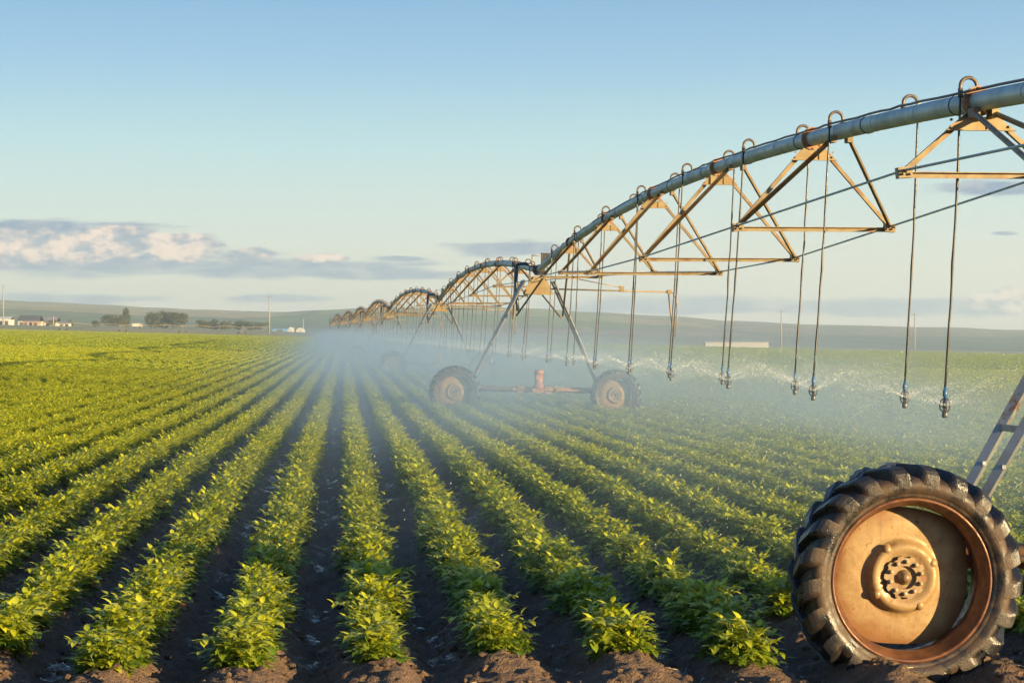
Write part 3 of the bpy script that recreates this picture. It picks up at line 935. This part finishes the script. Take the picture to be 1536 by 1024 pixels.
for i in range(7):
    loc, rot, ks = GEO[i]
    o = span0 if i == 0 else dup(TS)
    o.location = loc; o.rotation_euler = rot; o.scale = (1, ks, 1)
    tag(o, SPL[i], "irrigation span", "pipe spans of the irrigation machine")
    mw = Matrix.LocRotScale(Vector(loc), __import__("mathutils").Euler(rot), Vector((1, ks, 1)))
    cnt = {"left": 0, "right": 0}
    for j, (s, t, sd) in enumerate(TD):
        cnt[sd] += 1
        if i == 0: dr = t[0]
        else: dr = dup(t)
        dr.location = mw @ Vector((0, s, ph(s) + .084)); dr.rotation_euler = (0, 0, rot[2])
        k = cnt[sd]
        if i == 0:
            lb = "dark drop hose with sprinkler, %s from the camera of those on the pipe's %s side" % (ordw(k - 1), sd)
        elif i == 1:
            lb = "drop hose under the second span, %s from the second tower on its %s side" % (ordw(k - 1), sd)
        else:
            lb = "thin drop hose among many under the %s pipe span" % ordw(i)
        tag(dr, lb, "drop hose", "drop hoses of the irrigation machine" if i < 2 else "drop hoses under the %s span" % ordw(i))
for i in range(8):
    o = tow0 if i == 0 else dup(TT)
    x, y = TOW[i]; o.location = (x, y, gz(x, y));
    if i: o.scale = (1.03, 1.0, 1.045)
    else: o.location += Vector((-.058, 0, .010))
    o.rotation_euler = (0, math.atan(TILT), GEO[min(i, 6)][1][2])
    tag(o, TWL[i], "wheeled tower", "wheeled towers of the irrigation machine")
# the nearest outlets hang outside the frame
for j, (s, t, sd) in enumerate(TD):
    if s < 4:
        for c in list(t[0].children_recursive) + [t[0]]: bpy.data.objects.remove(c)

# ------------------------------------------------------------------ hills
def lerp_list(pts, x):
    if x <= pts[0][0]: return pts[0][1]
    for (a, va), (b, vb) in zip(pts[:-1], pts[1:]):
        if x <= b:
            t = (x - a) / (b - a); t = t * t * (3 - 2 * t); return va + (vb - va) * t
    return pts[-1][1]
SKY_LINE = [(-900, 452), (-300, 446), (0, 453), (60, 455), (160, 459), (230, 463), (300, 466), (380, 469), (420, 470), (480, 467), (560, 464), (700, 462), (800, 464),
            (880, 469), (1000, 475), (1100, 482), (1240, 488), (1400, 491), (1536, 495), (1900, 498), (2500, 496)]
def hills():
    xs = list(range(-900, 2501, 14)); ys = [1150 + 60 * j for j in range(44)]
    vs = []
    for y in ys:
        for px in xs:
            x = (px - 768) / F * y
            k = min(1, (y - 1150) / (3300 - 1150))
            top = CAMZ + (HOR - lerp_list(SKY_LINE, px)) / F * 3300
            t = k * k * (3 - 2 * k)
            z0 = gz(x) - .6
            n = noise.noise(Vector((x / 420, y / 600, 1))) * 5 * t * (1 - k) * 2 + noise.noise(Vector((x / 90, y / 150, 5))) * .8 * t
            z = z0 + (top - z0) * t + n
            if y > 3300: z -= (y - 3300) * .03
            vs.append((x, y, z))
    nx = len(xs); fs = []
    for j in range(len(ys) - 1):
        fs += [(j * nx + i, j * nx + i + 1, (j + 1) * nx + i + 1, (j + 1) * nx + i) for i in range(nx - 1)]
    me = bpy.data.meshes.new("hills"); me.from_pydata(vs, [], fs); me.polygons.foreach_set("use_smooth", [True] * len(fs))
    m, nt, out = newmat("hill_fields"); g = N(nt); p = g.n("ShaderNodeBsdfPrincipled"); oc = g.objc()
    warp = g.noise(oc, .0015, 3, .5, 1)
    v = g.vm('ADD', g.vm('MULTIPLY', oc, (.0022, .0016, 0)), g.vm('MULTIPLY', warp, (.5, .5, 0)))
    vo = g.n("ShaderNodeTexVoronoi"); nt.links.new(v, vo.inputs["Vector"]); vo.inputs["Scale"].default_value = 1.0; vo.inputs["Randomness"].default_value = .8
    cr = g.n("ShaderNodeValToRGB"); cr.color_ramp.interpolation = 'CONSTANT'
    e = cr.color_ramp.elements
    e[0].position = 0; e[0].color = (.11, .16, .05, 1); e[1].position = .25; e[1].color = (.34, .27, .11, 1)
    for pos, c in ((.42, (.09, .19, .045, 1)), (.62, (.26, .18, .11, 1)), (.8, (.16, .19, .08, 1))):
        q = e.new(pos); q.color = c
    sx = g.n("ShaderNodeSeparateColor"); nt.links.new(vo.outputs["Color"], sx.inputs[0])
    nt.links.new(sx.outputs[0], cr.inputs[0])
    x, y, z = g.sep(oc)
    c = cr.outputs[0]
    nz = g.noise(oc, .004, 4, .6)
    xw = g.m('ADD', x, g.m('MULTIPLY', g.m('SUBTRACT', nz, .5), 260)); zw = g.m('ADD', z, g.m('MULTIPLY', g.m('SUBTRACT', nz, .5), 16))
    up = lambda lo, hi: g.mr(zw, lo, hi)
    # green crown on the middle hill, ploughed brown on the right one, gold slope on the left
    c = g.mix(g.m('MULTIPLY', g.m('MULTIPLY', g.mr(xw, -300, -240), g.mr(xw, 110, 160, 1, 0)), up(14, 22)), c, (.11, .23, .05))
    c = g.mix(g.m('MULTIPLY', g.mr(xw, 150, 240), up(2, 6)), c, (.30, .20, .135))
    c = g.mix(g.m('MULTIPLY', g.mr(xw, -420, -470), up(30, 38)), c, (.36, .31, .11))
    c = g.mix(g.m('MULTIPLY', g.mr(xw, 60, 160), g.mr(zw, 1, 4, 1, 0)), c, (.07, .11, .07))
    c = g.mix(.38, c, cr.outputs[0])
    ve = g.n("ShaderNodeTexVoronoi", feature='DISTANCE_TO_EDGE'); nt.links.new(v, ve.inputs["Vector"]); ve.inputs["Scale"].default_value = 1.0; ve.inputs["Randomness"].default_value = .8
    c = g.mix(g.mr(ve.outputs["Distance"], .008, .022, .8, 0), c, (.05, .06, .03))
    v2 = g.n("ShaderNodeTexVoronoi", feature='DISTANCE_TO_EDGE'); nt.links.new(g.vm('MULTIPLY', v, (2.3, 3.4, 1)), v2.inputs["Vector"]); v2.inputs["Scale"].default_value = 1.0
    c = g.mix(g.mr(v2.outputs["Distance"], .01, .03, .5, 0), c, (.42, .35, .22))
    c = g.mix(g.mr(g.noise(g.vm('MULTIPLY', oc, (.03, .012, 0)), 1, 5, .75), .42, .66, 0, .6), c, (.045, .06, .03))
    nt.links.new(c, p.inputs["Base Color"]); p.inputs["Roughness"].default_value = .95; p.inputs["Specular IOR Level"].default_value = .1
    nt.links.new(p.outputs[0], out.inputs[0]); me.materials.append(m)
    tag(link("hills", me), kind="structure")
hills()

# ------------------------------------------------------------------ far things
def tree(px, Y, w, h, seed, label, poplar=False, group="trees beyond the field"):
    w *= 1.4; h *= 1.22
    rnd = random.Random(seed)
    root = empty("tree", at(px, Y)); tag(root, label, "tree", group)
    t = MB(); hh = h * .55
    t.tube([(0, 0, -.3), (.1, 0, hh * .4), (0, .1, hh)], .3, 7, True, [h * .03, h * .024, h * .012])
    for q in range(5):
        a = rnd.uniform(0, 2 * PI); t.tube([(0, 0, hh * rnd.uniform(.35, .8)), (math.cos(a) * w * .3, math.sin(a) * w * .3, h * rnd.uniform(.6, .85))], .1, 5, True, [h * .012, h * .005])
    t.build("trunk", M["bark"], root)
    c = MB()
    lobes = []
    for q in range(4 if poplar else 11):
        if poplar: lobes.append((Vector((rnd.uniform(-.1, .1) * w, rnd.uniform(-.1, .1) * w, h * (.25 + .2 * q))), w * .45, h * .2))
        else:
            a = rnd.uniform(0, 2 * PI); rr = rnd.uniform(0, .34) * w
            lobes.append((Vector((math.cos(a) * rr, math.sin(a) * rr, h * rnd.uniform(.20, .78))), w * rnd.uniform(.18, .28), h * rnd.uniform(.14, .22)))
    for (ctr, rw, rh) in lobes:
        for q in range(210):
            v = Vector((rnd.gauss(0, 1), rnd.gauss(0, 1), rnd.gauss(0, 1))).normalized() * rnd.uniform(.55, 1.08)
            p = ctr + Vector((v.x * rw, v.y * rw, v.z * rh))
            l = h * rnd.uniform(.05, .10)
            leaflet(c, p, Vector((rnd.uniform(-1, 1), rnd.uniform(-1, 1), rnd.uniform(-.6, .5))), Vector((v.x, v.y, v.z + .4)), l, l * .75, rnd.random() * .8, False)
    c.build("crown", M["treeleaf"], root)
    return root

tree(143, 930, 3.4, 2.9, 21, "low dark bush right of the farm sheds at far left")
tree(163, 930, 7.2, 5.6, 1, "rounded tree left of the narrow poplar")
tree(178, 930, 6.4, 6.0, 2, "fuller tree touching the narrow poplar", )
tree(190, 935, 2.6, 7.6, 3, "narrow dark poplar beside the left clump of trees", True)
tree(105, 930, 3.4, 3.0, 22, "small round bush nearest the farm sheds")
tree(79, 920, 5.0, 3.0, 23, "low bush in front of the grey farm roof")
tree(230, 930, 8.4, 7.2, 4, "olive tree at the left end of the largest tree clump")
tree(246, 934, 8.8, 7.6, 5, "second olive tree of the largest tree clump")
tree(260, 932, 8.0, 7.4, 6, "third olive tree of the largest tree clump")
tree(272, 930, 7.6, 7.2, 7, "olive tree at the right end of the largest tree clump")
tree(306, 900, 6.4, 4.2, 8, "low dark green tree at the left end of the bush line")
tree(319, 903, 5.8, 4.6, 9, "second tree of the bush line left of the power pole")
tree(338, 900, 6.6, 4.4, 10, "middle rounded tree of the bush line left of the power pole")
tree(358, 904, 5.6, 4.0, 11, "fourth tree of the bush line left of the power pole")
tree(373, 900, 5.8, 3.9, 12, "fifth tree of the bush line left of the power pole")
tree(390, 902, 7.0, 3.9, 13, "broad low tree of the bush line touching the power pole")

def pole(px, Y, h, label):
    root = empty("power_pole", at(px, Y)); tag(root, label, "power pole", "power poles beyond the field")
    p = MB(); p.tube([(0, 0, -.5), (0, 0, h)], .2, 8, True, [.30, .20]); p.build("pole", M["pole"], root)
    c = MB(); c.bar((-1.1, 0, h - .9), (1.1, 0, h - .9), .14, .16)
    for x in (-1.0, 0, 1.0): c.lathe_z([(.02, 0), (.09, .05), (.05, .12), (.09, .2), (.02, .3)], 8, (x, 0, h - .82))
    c.build("crossarm", M["pole"], root)
pole(5, 820, 17.5, "pale power pole at the far left edge of the photo")
pole(404, 780, 15.8, "tall power pole beside the low bush line, left of the irrigation machine")
pole(1172, 780, 15.6, "power pole right of the long white shed")
pole(1372, 780, 15.8, "power pole farthest right, on the slope beyond the spray")
pole(80, 900, 4.8, "short thin pole over the grey farm roof")
pole(455, 1000, 7.0, "short thin pole behind the white domed shelters")

def shed(px0, px1, Y, wall, roof, label, wm, rm, cat="building", name="farm_shed", group=None, depth=9, doors=3, elev=0.0):
    a = at(px0, Y); b = at(px1, Y); w = b.x - a.x
    root = empty(name, ((a.x + b.x) / 2, Y, (a.z + b.z) / 2 + elev)); tag(root, label, cat, group)
    m = MB(); m.box((-w / 2, 0, -1.0), (w / 2, depth, wall)); m.build("wall", M[wm], root)
    r = MB(); o = .35
    vs = [(-w / 2 - o, -o, wall), (w / 2 + o, -o, wall), (w / 2 + o, depth + o, wall), (-w / 2 - o, depth + o, wall),
          (-w / 2 - o, depth / 2, wall + roof), (w / 2 + o, depth / 2, wall + roof)]
    vs2 = [(x, y, z + .12) for x, y, z in vs]
    r.add([(x, y, z + .004) for x, y, z in vs] + vs2, [(6, 7, 11, 10), (8, 9, 10, 11), (6, 10, 9), (7, 8, 11), (0, 4, 5, 1), (2, 5, 4, 3), (0, 1, 7, 6), (2, 3, 9, 8), (0, 3, 4), (1, 5, 2), (3, 0, 6, 9), (1, 2, 8, 7)])
    r.build("roof", M[rm], root)
    for q in range(doors):
        x = -w / 2 + w * (q + .5) / doors
        d = MB(); dw = min(1.3, w / doors * .28)
        d.box((x - dw, -.06, .0), (x + dw, -.004, wall * .72)); d.build("door", M["glass" if q % 2 else "darkroof"], root)
    return root
G = "farm buildings far left"
shed(-12, 14, 900, 2.6, 1.2, "long white shed cut by the left photo edge", "white", "white", group=G)
shed(27, 58, 930, 2.2, 2.6, "dark hip roofed farm building behind the orange lit shed", "wallgrey", "darkroof", group=G)
shed(59, 84, 940, 2.0, 2.4, "wide grey roofed barn right of the dark roofed building", "wallgrey", "greyroof", group=G)
shed(35, 57, 880, 1.9, .5, "low orange lit shed in front of the dark roofed building", "barnwall", "greyroof", group=G, depth=5)
shed(88, 104, 890, 1.3, .8, "small pale hut right of the grey roofed barn", "white", "greyroof", group=G, depth=4, doors=2)
shed(408, 431, 905, 1.3, .25, "low blue sheeted building between the power pole and white domes", "bluewall", "bluewall", depth=5, doors=1)
shed(1058, 1153, 760, 2.1, .35, "very long low white shed far right behind the drop hoses", "palewall", "palewall", depth=7, doors=0)
hs = shed(300, 313, 2900, 3.5, 2, "tiny white building on the hillside, the left of two", "white", "white", group="hillside buildings", depth=12, doors=2)
hs.location.z = 30
hs = shed(322, 334, 2900, 3.0, 2, "tiny white building on the hillside, the right of two", "white", "white", group="hillside buildings", depth=12, doors=2)
hs.location.z = 30

def dome(px, Y, w, h, label):
    root = empty("domed_shelter", at(px, Y)); tag(root, label, "shelter", "white domed shelters")
    m = MB(); n = 14; L = 6
    vs = []
    for j, y in enumerate((0, L)):
        vs += [(math.cos(PI * i / n) * w / 2, y, math.sin(PI * i / n) * h) for i in range(n + 1)]
    k = n + 1
    m.add(vs, [(i, i + 1, k + i + 1, k + i) for i in range(n)], True)
    m.add(vs[:k], [tuple(range(k))]); m.add(vs[k:], [tuple(range(k))[::-1]])
    m.build("cover", M["white"], root)
    d = MB(); d.box((-w * .16, -.06, 0), (w * .16, -.004, h * .6)); d.build("door", M["wallgrey"], root)
dome(436, 930, 3.6, 2.3, "left white domed shelter, slightly taller and narrower")
dome(450, 930, 4.0, 2.2, "right white domed shelter, wider, nearest the irrigation machine")

def far_truck():
    root = empty("farm_truck", at(205, 915)); tag(root, "pale farm truck parked between the poplar and the largest tree clump", "truck")
    b = MB(); b.box((-1.9, -1, .7), (1.2, 1, 2.2)); b.build("cargo_box", M["white"], root)
    c = MB(); c.add([(1.25, -1, .7), (2.6, -1, .7), (2.6, -1, 1.3), (2.1, -1, 2.0), (1.25, -1, 2.0), (1.25, 1, .7), (2.6, 1, .7), (2.6, 1, 1.3), (2.1, 1, 2.0), (1.25, 1, 2.0)],
                    [(0, 1, 2, 3, 4), (9, 8, 7, 6, 5), (0, 5, 6, 1), (1, 6, 7, 2), (2, 7, 8, 3), (3, 8, 9, 4), (4, 9, 5, 0)])
    c.build("cab", M["wallgrey"], root)
    for x in (-1.2, 1.9):
        for y in (-1, .85):
            w = MB(); w.lathe_y([(.001, 0), (.42, 0), (.45, .04), (.45, .12), (.42, .15), (.001, .15)], 14, (x, y, .45)); w.build("wheel", M["box"], root)
far_truck()

def far_pivot():
    """the low machine standing across the far end of the field"""
    root = empty("distant_irrigator", at(225, 720)); tag(root, "distant tan irrigation machine stretching across the field before the trees", "irrigation machine")
    o = root.location; n = 8; xs0 = [at(50 + 358 * i / n, 720 + 5 * i) - o for i in range(n + 1)]
    p = MB(); pts = []
    for a, b in zip(xs0[:-1], xs0[1:]):
        for i in range(8):
            t = i / 8; q = a.lerp(b, t); pts.append((q.x, q.y, q.z + 2.6 + .5 * 4 * t * (1 - t)))
    p.tube(pts, .10, 6); p.build("pipe", M["yellow"], root)
    for a in xs0[1::2]:
        t = MB()
        for sg in (-1, 1): t.bar(a + Vector((sg * .9, 0, .4)), a + Vector((0, 0, 2.6)), .12, .12)
        t.bar(a + Vector((-1.3, 0, .5)), a + Vector((1.3, 0, .5)), .14, .14)
        tw = t.build("tower", M["yellow"], root)
        for sg in (-1, 1):
            w = MB(); c = a + Vector((sg * 1.3, 0, .45)); w.lathe_y([(.001, 0), (.5, 0), (.55, .05), (.55, .25), (.5, .3), (.001, .3)], 14, c); w.build("wheel", M["box"], tw)
    d = MB()
    for i, q in enumerate(pts[2::3]): d.tube([q, (q[0], q[1], q[2] - 1.5)], .03, 4)
    d.build("drop_hose", M["wallgrey"], root)["kind"] = "stuff"
far_pivot()

# ------------------------------------------------------------------ spray in the air
def droplets():
    rnd = random.Random(9); mb = MB()
    (xa, ya), (xb, yb) = TOW[0], TOW[1]
    for i in range(7500):
        s = rnd.uniform(.5, 26) if rnd.random() < .8 else rnd.uniform(20, 60)
        t = s / 39.8; x = xa + (xb - xa) * t + rnd.gauss(0, 2.6); y = ya + s + rnd.uniform(-.8, .8)
        z = rnd.uniform(.15, 1.9)
        if x < -.27 * y or x > .27 * y: continue
        octa(mb, Vector((x, y, gz(x, y) + z)), rnd.uniform(.0016, .0030), Vector((rnd.uniform(-.55, -.25), 0, -1)), rnd.uniform(2, 3.5))
    tag(mb.build("water_droplets", M["water"]), "fine falling water drops around the sprinklers", "spray", kind="stuff")
droplets()

def mist():
    (xa, ya), (xb, yb) = TOW[0], TOW[7]
    L = math.hypot(xb - xa, yb - ya) + 4
    o = bpy.data.objects.new("spray_mist", None)
    mb = MB(); mb.box((-9, 1.5, -.6), (11.5, L, 3.4))
    o = mb.build("spray_mist", None or M["water"])
    o.data.materials.clear()
    m, nt, out = newmat("spray_mist"); g = N(nt); oc = g.objc(); x, y, z = g.sep(oc)
    lat = g.mr(g.m('DIVIDE', g.m('ABSOLUTE', g.m('SUBTRACT', x, 1.2)), g.mr(y, 20, 280, 1.0, .42, 'LINEAR')), 2.6, 9.6, 1, 0)
    n1 = g.noise(g.vm('MULTIPLY', oc, (.30, .14, .55)), 1.0, 3, .6)
    zz = g.m('ADD', z, g.m('MULTIPLY', g.m('SUBTRACT', n1, .5), 1.1))
    hgt = g.mr(zz, .9, 2.6, 1, 0)
    st = g.m('MULTIPLY', g.mr(y, 2, 34, .34, 1), g.mr(y, 255, 292, 1, 0))
    nn = g.mr(n1, .34, .66, .15, 1.6)
    d = g.m('MULTIPLY', g.m('MULTIPLY', lat, hgt), g.m('MULTIPLY', st, nn))
    d = g.m('MULTIPLY', d, MIST)
    v = g.n("ShaderNodeVolumePrincipled")
    v.inputs["Color"].default_value = (.63, .835, 1.0, 1); v.inputs["Anisotropy"].default_value = .45
    nt.links.new(d, v.inputs["Density"])
    nt.links.new(v.outputs[0], out.inputs["Volume"]); o.data.materials.append(m)
    try: m.cycles.volume_sampling = 'MULTIPLE_IMPORTANCE'
    except Exception: pass
    o.location = (xa, ya, gz(xa)); o.rotation_euler = (math.atan2(gz(xb) - gz(xa), yb - ya), math.atan(TILT), -math.atan2(xb - xa, yb - ya))
    tag(o, "bluish white spray mist drifting low along the line of sprinklers", "mist", kind="stuff")

def haze():
    mb = MB(); mb.box((-2900, -60, -80), (2900, 5200, 120))
    o = mb.build("haze", M["water"]); o.data.materials.clear()
    m, nt, out = newmat("haze"); g = N(nt)
    v = g.n("ShaderNodeVolumePrincipled"); v.inputs["Color"].default_value = (.70, .87, 1.0, 1)
    v.inputs["Density"].default_value = HAZE; v.inputs["Anisotropy"].default_value = .2
    nt.links.new(v.outputs[0], out.inputs["Volume"]); o.data.materials.append(m)
    tag(o, "thin evening haze over the far fields and hills", "haze", kind="stuff")

MIST = .054
HAZE = 2.6e-4
mist(); haze()

# ------------------------------------------------------------------ sun and sky
AZ, EL = 54.0, 8.0             # sun behind the camera to the right, low
sd = Vector((math.sin(R(AZ)) * math.cos(R(EL)), -math.cos(R(AZ)) * math.cos(R(EL)), math.sin(R(EL))))
sl = bpy.data.lights.new("sun", 'SUN'); sl.energy = 5.0; sl.angle = R(.6); sl.color = (1.0, .74, .38)
so = bpy.data.objects.new("sun", sl); COL.objects.link(so); so.rotation_euler = sd.to_track_quat('Z', 'Y').to_euler()

w = bpy.data.worlds.new("World"); sc.world = w; w.use_nodes = True
nt = w.node_tree; nt.nodes.clear(); g = N(nt)
wo = g.n("ShaderNodeOutputWorld"); bg = g.n("ShaderNodeBackground")
sky = g.n("ShaderNodeTexSky", sky_type='NISHITA'); sky.sun_disc = False
sky.sun_elevation = R(EL); sky.sun_rotation = R(180 - AZ); sky.altitude = 200; sky.air_density = 1.0; sky.dust_density = 1.2; sky.ozone_density = 1.6
STR = .12
dr = g.n("ShaderNodeTexCoord").outputs["Generated"]
dx, dy, dz = g.sep(dr)
dyc = g.m('MAXIMUM', dy, .05)
tx = g.m('DIVIDE', dx, dyc); tz = g.m('DIVIDE', dz, dyc)
K = .40 / STR
# air colour: blue overhead turning cream at the skyline
rp = g.n("ShaderNodeValToRGB"); e = rp.color_ramp.elements
nt.links.new(g.mr(dz, 0, .5, 0, 1, 'LINEAR'), rp.inputs[0])
def lin(c): return tuple(((v / 255 + .055) / 1.055) ** 2.4 if v > 10 else v / 255 / 12.92 for v in c)
stops = [(0, (234, 219, 201)), (.06, (217, 217, 203)), (.13, (196, 213, 209)), (.2, (170, 206, 214)), (.28, (133, 180, 212)), (.35, (110, 162, 205)), (1, (62, 112, 172))]
e[0].position = 0; e[0].color = (*[c * K for c in lin(stops[0][1])], 1)
e[1].position = 1; e[1].color = (*[c * K for c in lin(stops[-1][1])], 1)
for p_, c_ in stops[1:-1]:
    q = e.new(p_); q.color = (*[c * K for c in lin(c_)], 1)
base = g.mix(SKYMIX if 'SKYMIX' in globals() else .9, sky.outputs[0], rp.outputs[0])
# clouds as directions in the sky
def blob(px0, px1, y0, y1):
    cx, cz = ((px0 + px1) / 2 - 768) / F, (HOR - (y0 + y1) / 2) / F
    ax, az_ = (px1 - px0) / 2 / F, (y1 - y0) / 2 / F
    a = g.m('DIVIDE', g.m('SUBTRACT', tx, cx), ax); b = g.m('DIVIDE', g.m('SUBTRACT', tz, cz), az_)
    return g.m('SUBTRACT', 1.0, g.m('SQRT', g.m('ADD', g.m('MULTIPLY', a, a), g.m('MULTIPLY', b, b))))
def mx(l):
    r = l[0]
    for q in l[1:]: r = g.m('SMOOTH_MAX', r, q, .15)
    return r
tv = g.comb(tx, 0.0, tz)
nA = g.noise(g.vm('MULTIPLY', tv, (55, 1, 135)), 1.0, 6, .58)
nB = g.noise(g.vm('MULTIPLY', tv, (24, 1, 190)), 1.0, 5, .55)
nC = g.noise(g.vm('ADD', g.vm('MULTIPLY', tv, (55, 1, 135)), (-.30, 0, .45)), 1.0, 6, .58)
strat = mx([blob(-300, 290, 326, 352), blob(-200, 470, 372, 420), blob(250, 690, 384, 424), blob(640, 870, 358, 388), blob(670, 800, 362, 384), blob(556, 640, 382, 394), blob(1385, 1640, 268, 298),
            blob(1060, 1700, 446, 478), blob(380, 760, 402, 424), blob(-100, 260, 436, 462), blob(780, 1250, 440, 476), blob(1480, 1530, 346, 354), blob(300, 520, 438, 456)])
sm = g.mr(g.m('ADD', strat, g.m('MULTIPLY', g.m('SUBTRACT', nB, .5), 1.8)), -.05, .55)
scol = g.mix(g.mr(nA, .4, .7), tuple(c * K for c in lin((118, 145, 175))), tuple(c * K for c in lin((172, 178, 188))))
base = g.mix(g.m('MULTIPLY', sm, .94), base, scol)
cum = mx([blob(-120, 180, 338, 400), blob(80, 250, 336, 392), blob(200, 340, 348, 394), blob(-40, 120, 360, 398), blob(330, 420, 372, 396), blob(1440, 1580, 436, 474), blob(1480, 1545, 430, 462), blob(440, 530, 380, 396)])
cm = g.mr(g.m('ADD', cum, g.m('MULTIPLY', g.m('SUBTRACT', nA, .5), 1.3)), -.12, .20)
lb = mx([blob(-60, 60, 352, 384), blob(20, 110, 364, 392), blob(88, 170, 342, 376), blob(195, 335, 348, 392), blob(90, 175, 374, 394), blob(205, 300, 384, 398), blob(440, 530, 380, 392), blob(1440, 1500, 426, 460), blob(1478, 1560, 430, 464), blob(1150, 1200, 446, 458)])
nD = g.noise(g.vm('MULTIPLY', tv, (75, 1, 150)), 1.0, 7, .62)
nE = g.noise(g.vm('ADD', g.vm('MULTIPLY', tv, (75, 1, 150)), (-.45, 0, -.8)), 1.0, 7, .62)
lit = g.mr(g.m('ADD', g.m('MULTIPLY', lb, .7), g.m('ADD', g.m('MULTIPLY', g.m('SUBTRACT', nD, .5), 3.2), g.m('MULTIPLY', g.m('SUBTRACT', nD, nE), 2.2))), -.62, .82)
ccol = g.mix(lit, tuple(c * K for c in lin((138, 156, 178))), tuple(c * K for c in lin((255, 226, 204))))
base = g.mix(g.m('MULTIPLY', cm, .92), base, ccol)
nt.links.new(base, bg.inputs[0]); bg.inputs[1].default_value = STR
nt.links.new(bg.outputs[0], wo.inputs[0])

# ------------------------------------------------------------------ camera and render
cam = bpy.data.cameras.new("camera"); cam.sensor_width = 36; cam.lens = 36 * F / 1536; cam.clip_end = 20000; cam.clip_start = .1
co = bpy.data.objects.new("camera", cam); COL.objects.link(co)
co.location = (0, 0, CAMZ); co.rotation_euler = (R(90) - math.atan((512 - HOR) / F), 0, 0)
sc.camera = co
sc.view_settings.view_transform = 'Standard'; sc.view_settings.look = 'None'; sc.view_settings.gamma = 1
sc.view_settings.exposure = 1.55
cy = sc.cycles
cy.max_bounces = 6; cy.diffuse_bounces = 3; cy.glossy_bounces = 3; cy.transmission_bounces = 4; cy.transparent_max_bounces = 12; cy.volume_bounces = 1
cy.caustics_reflective = False; cy.caustics_refractive = False
cy.use_adaptive_sampling = True; cy.adaptive_threshold = .02
cy.use_denoising = True
try: cy.denoiser = 'OPENIMAGEDENOISE'
except Exception: pass
cy.volume_step_rate = .12; cy.volume_max_steps = 256
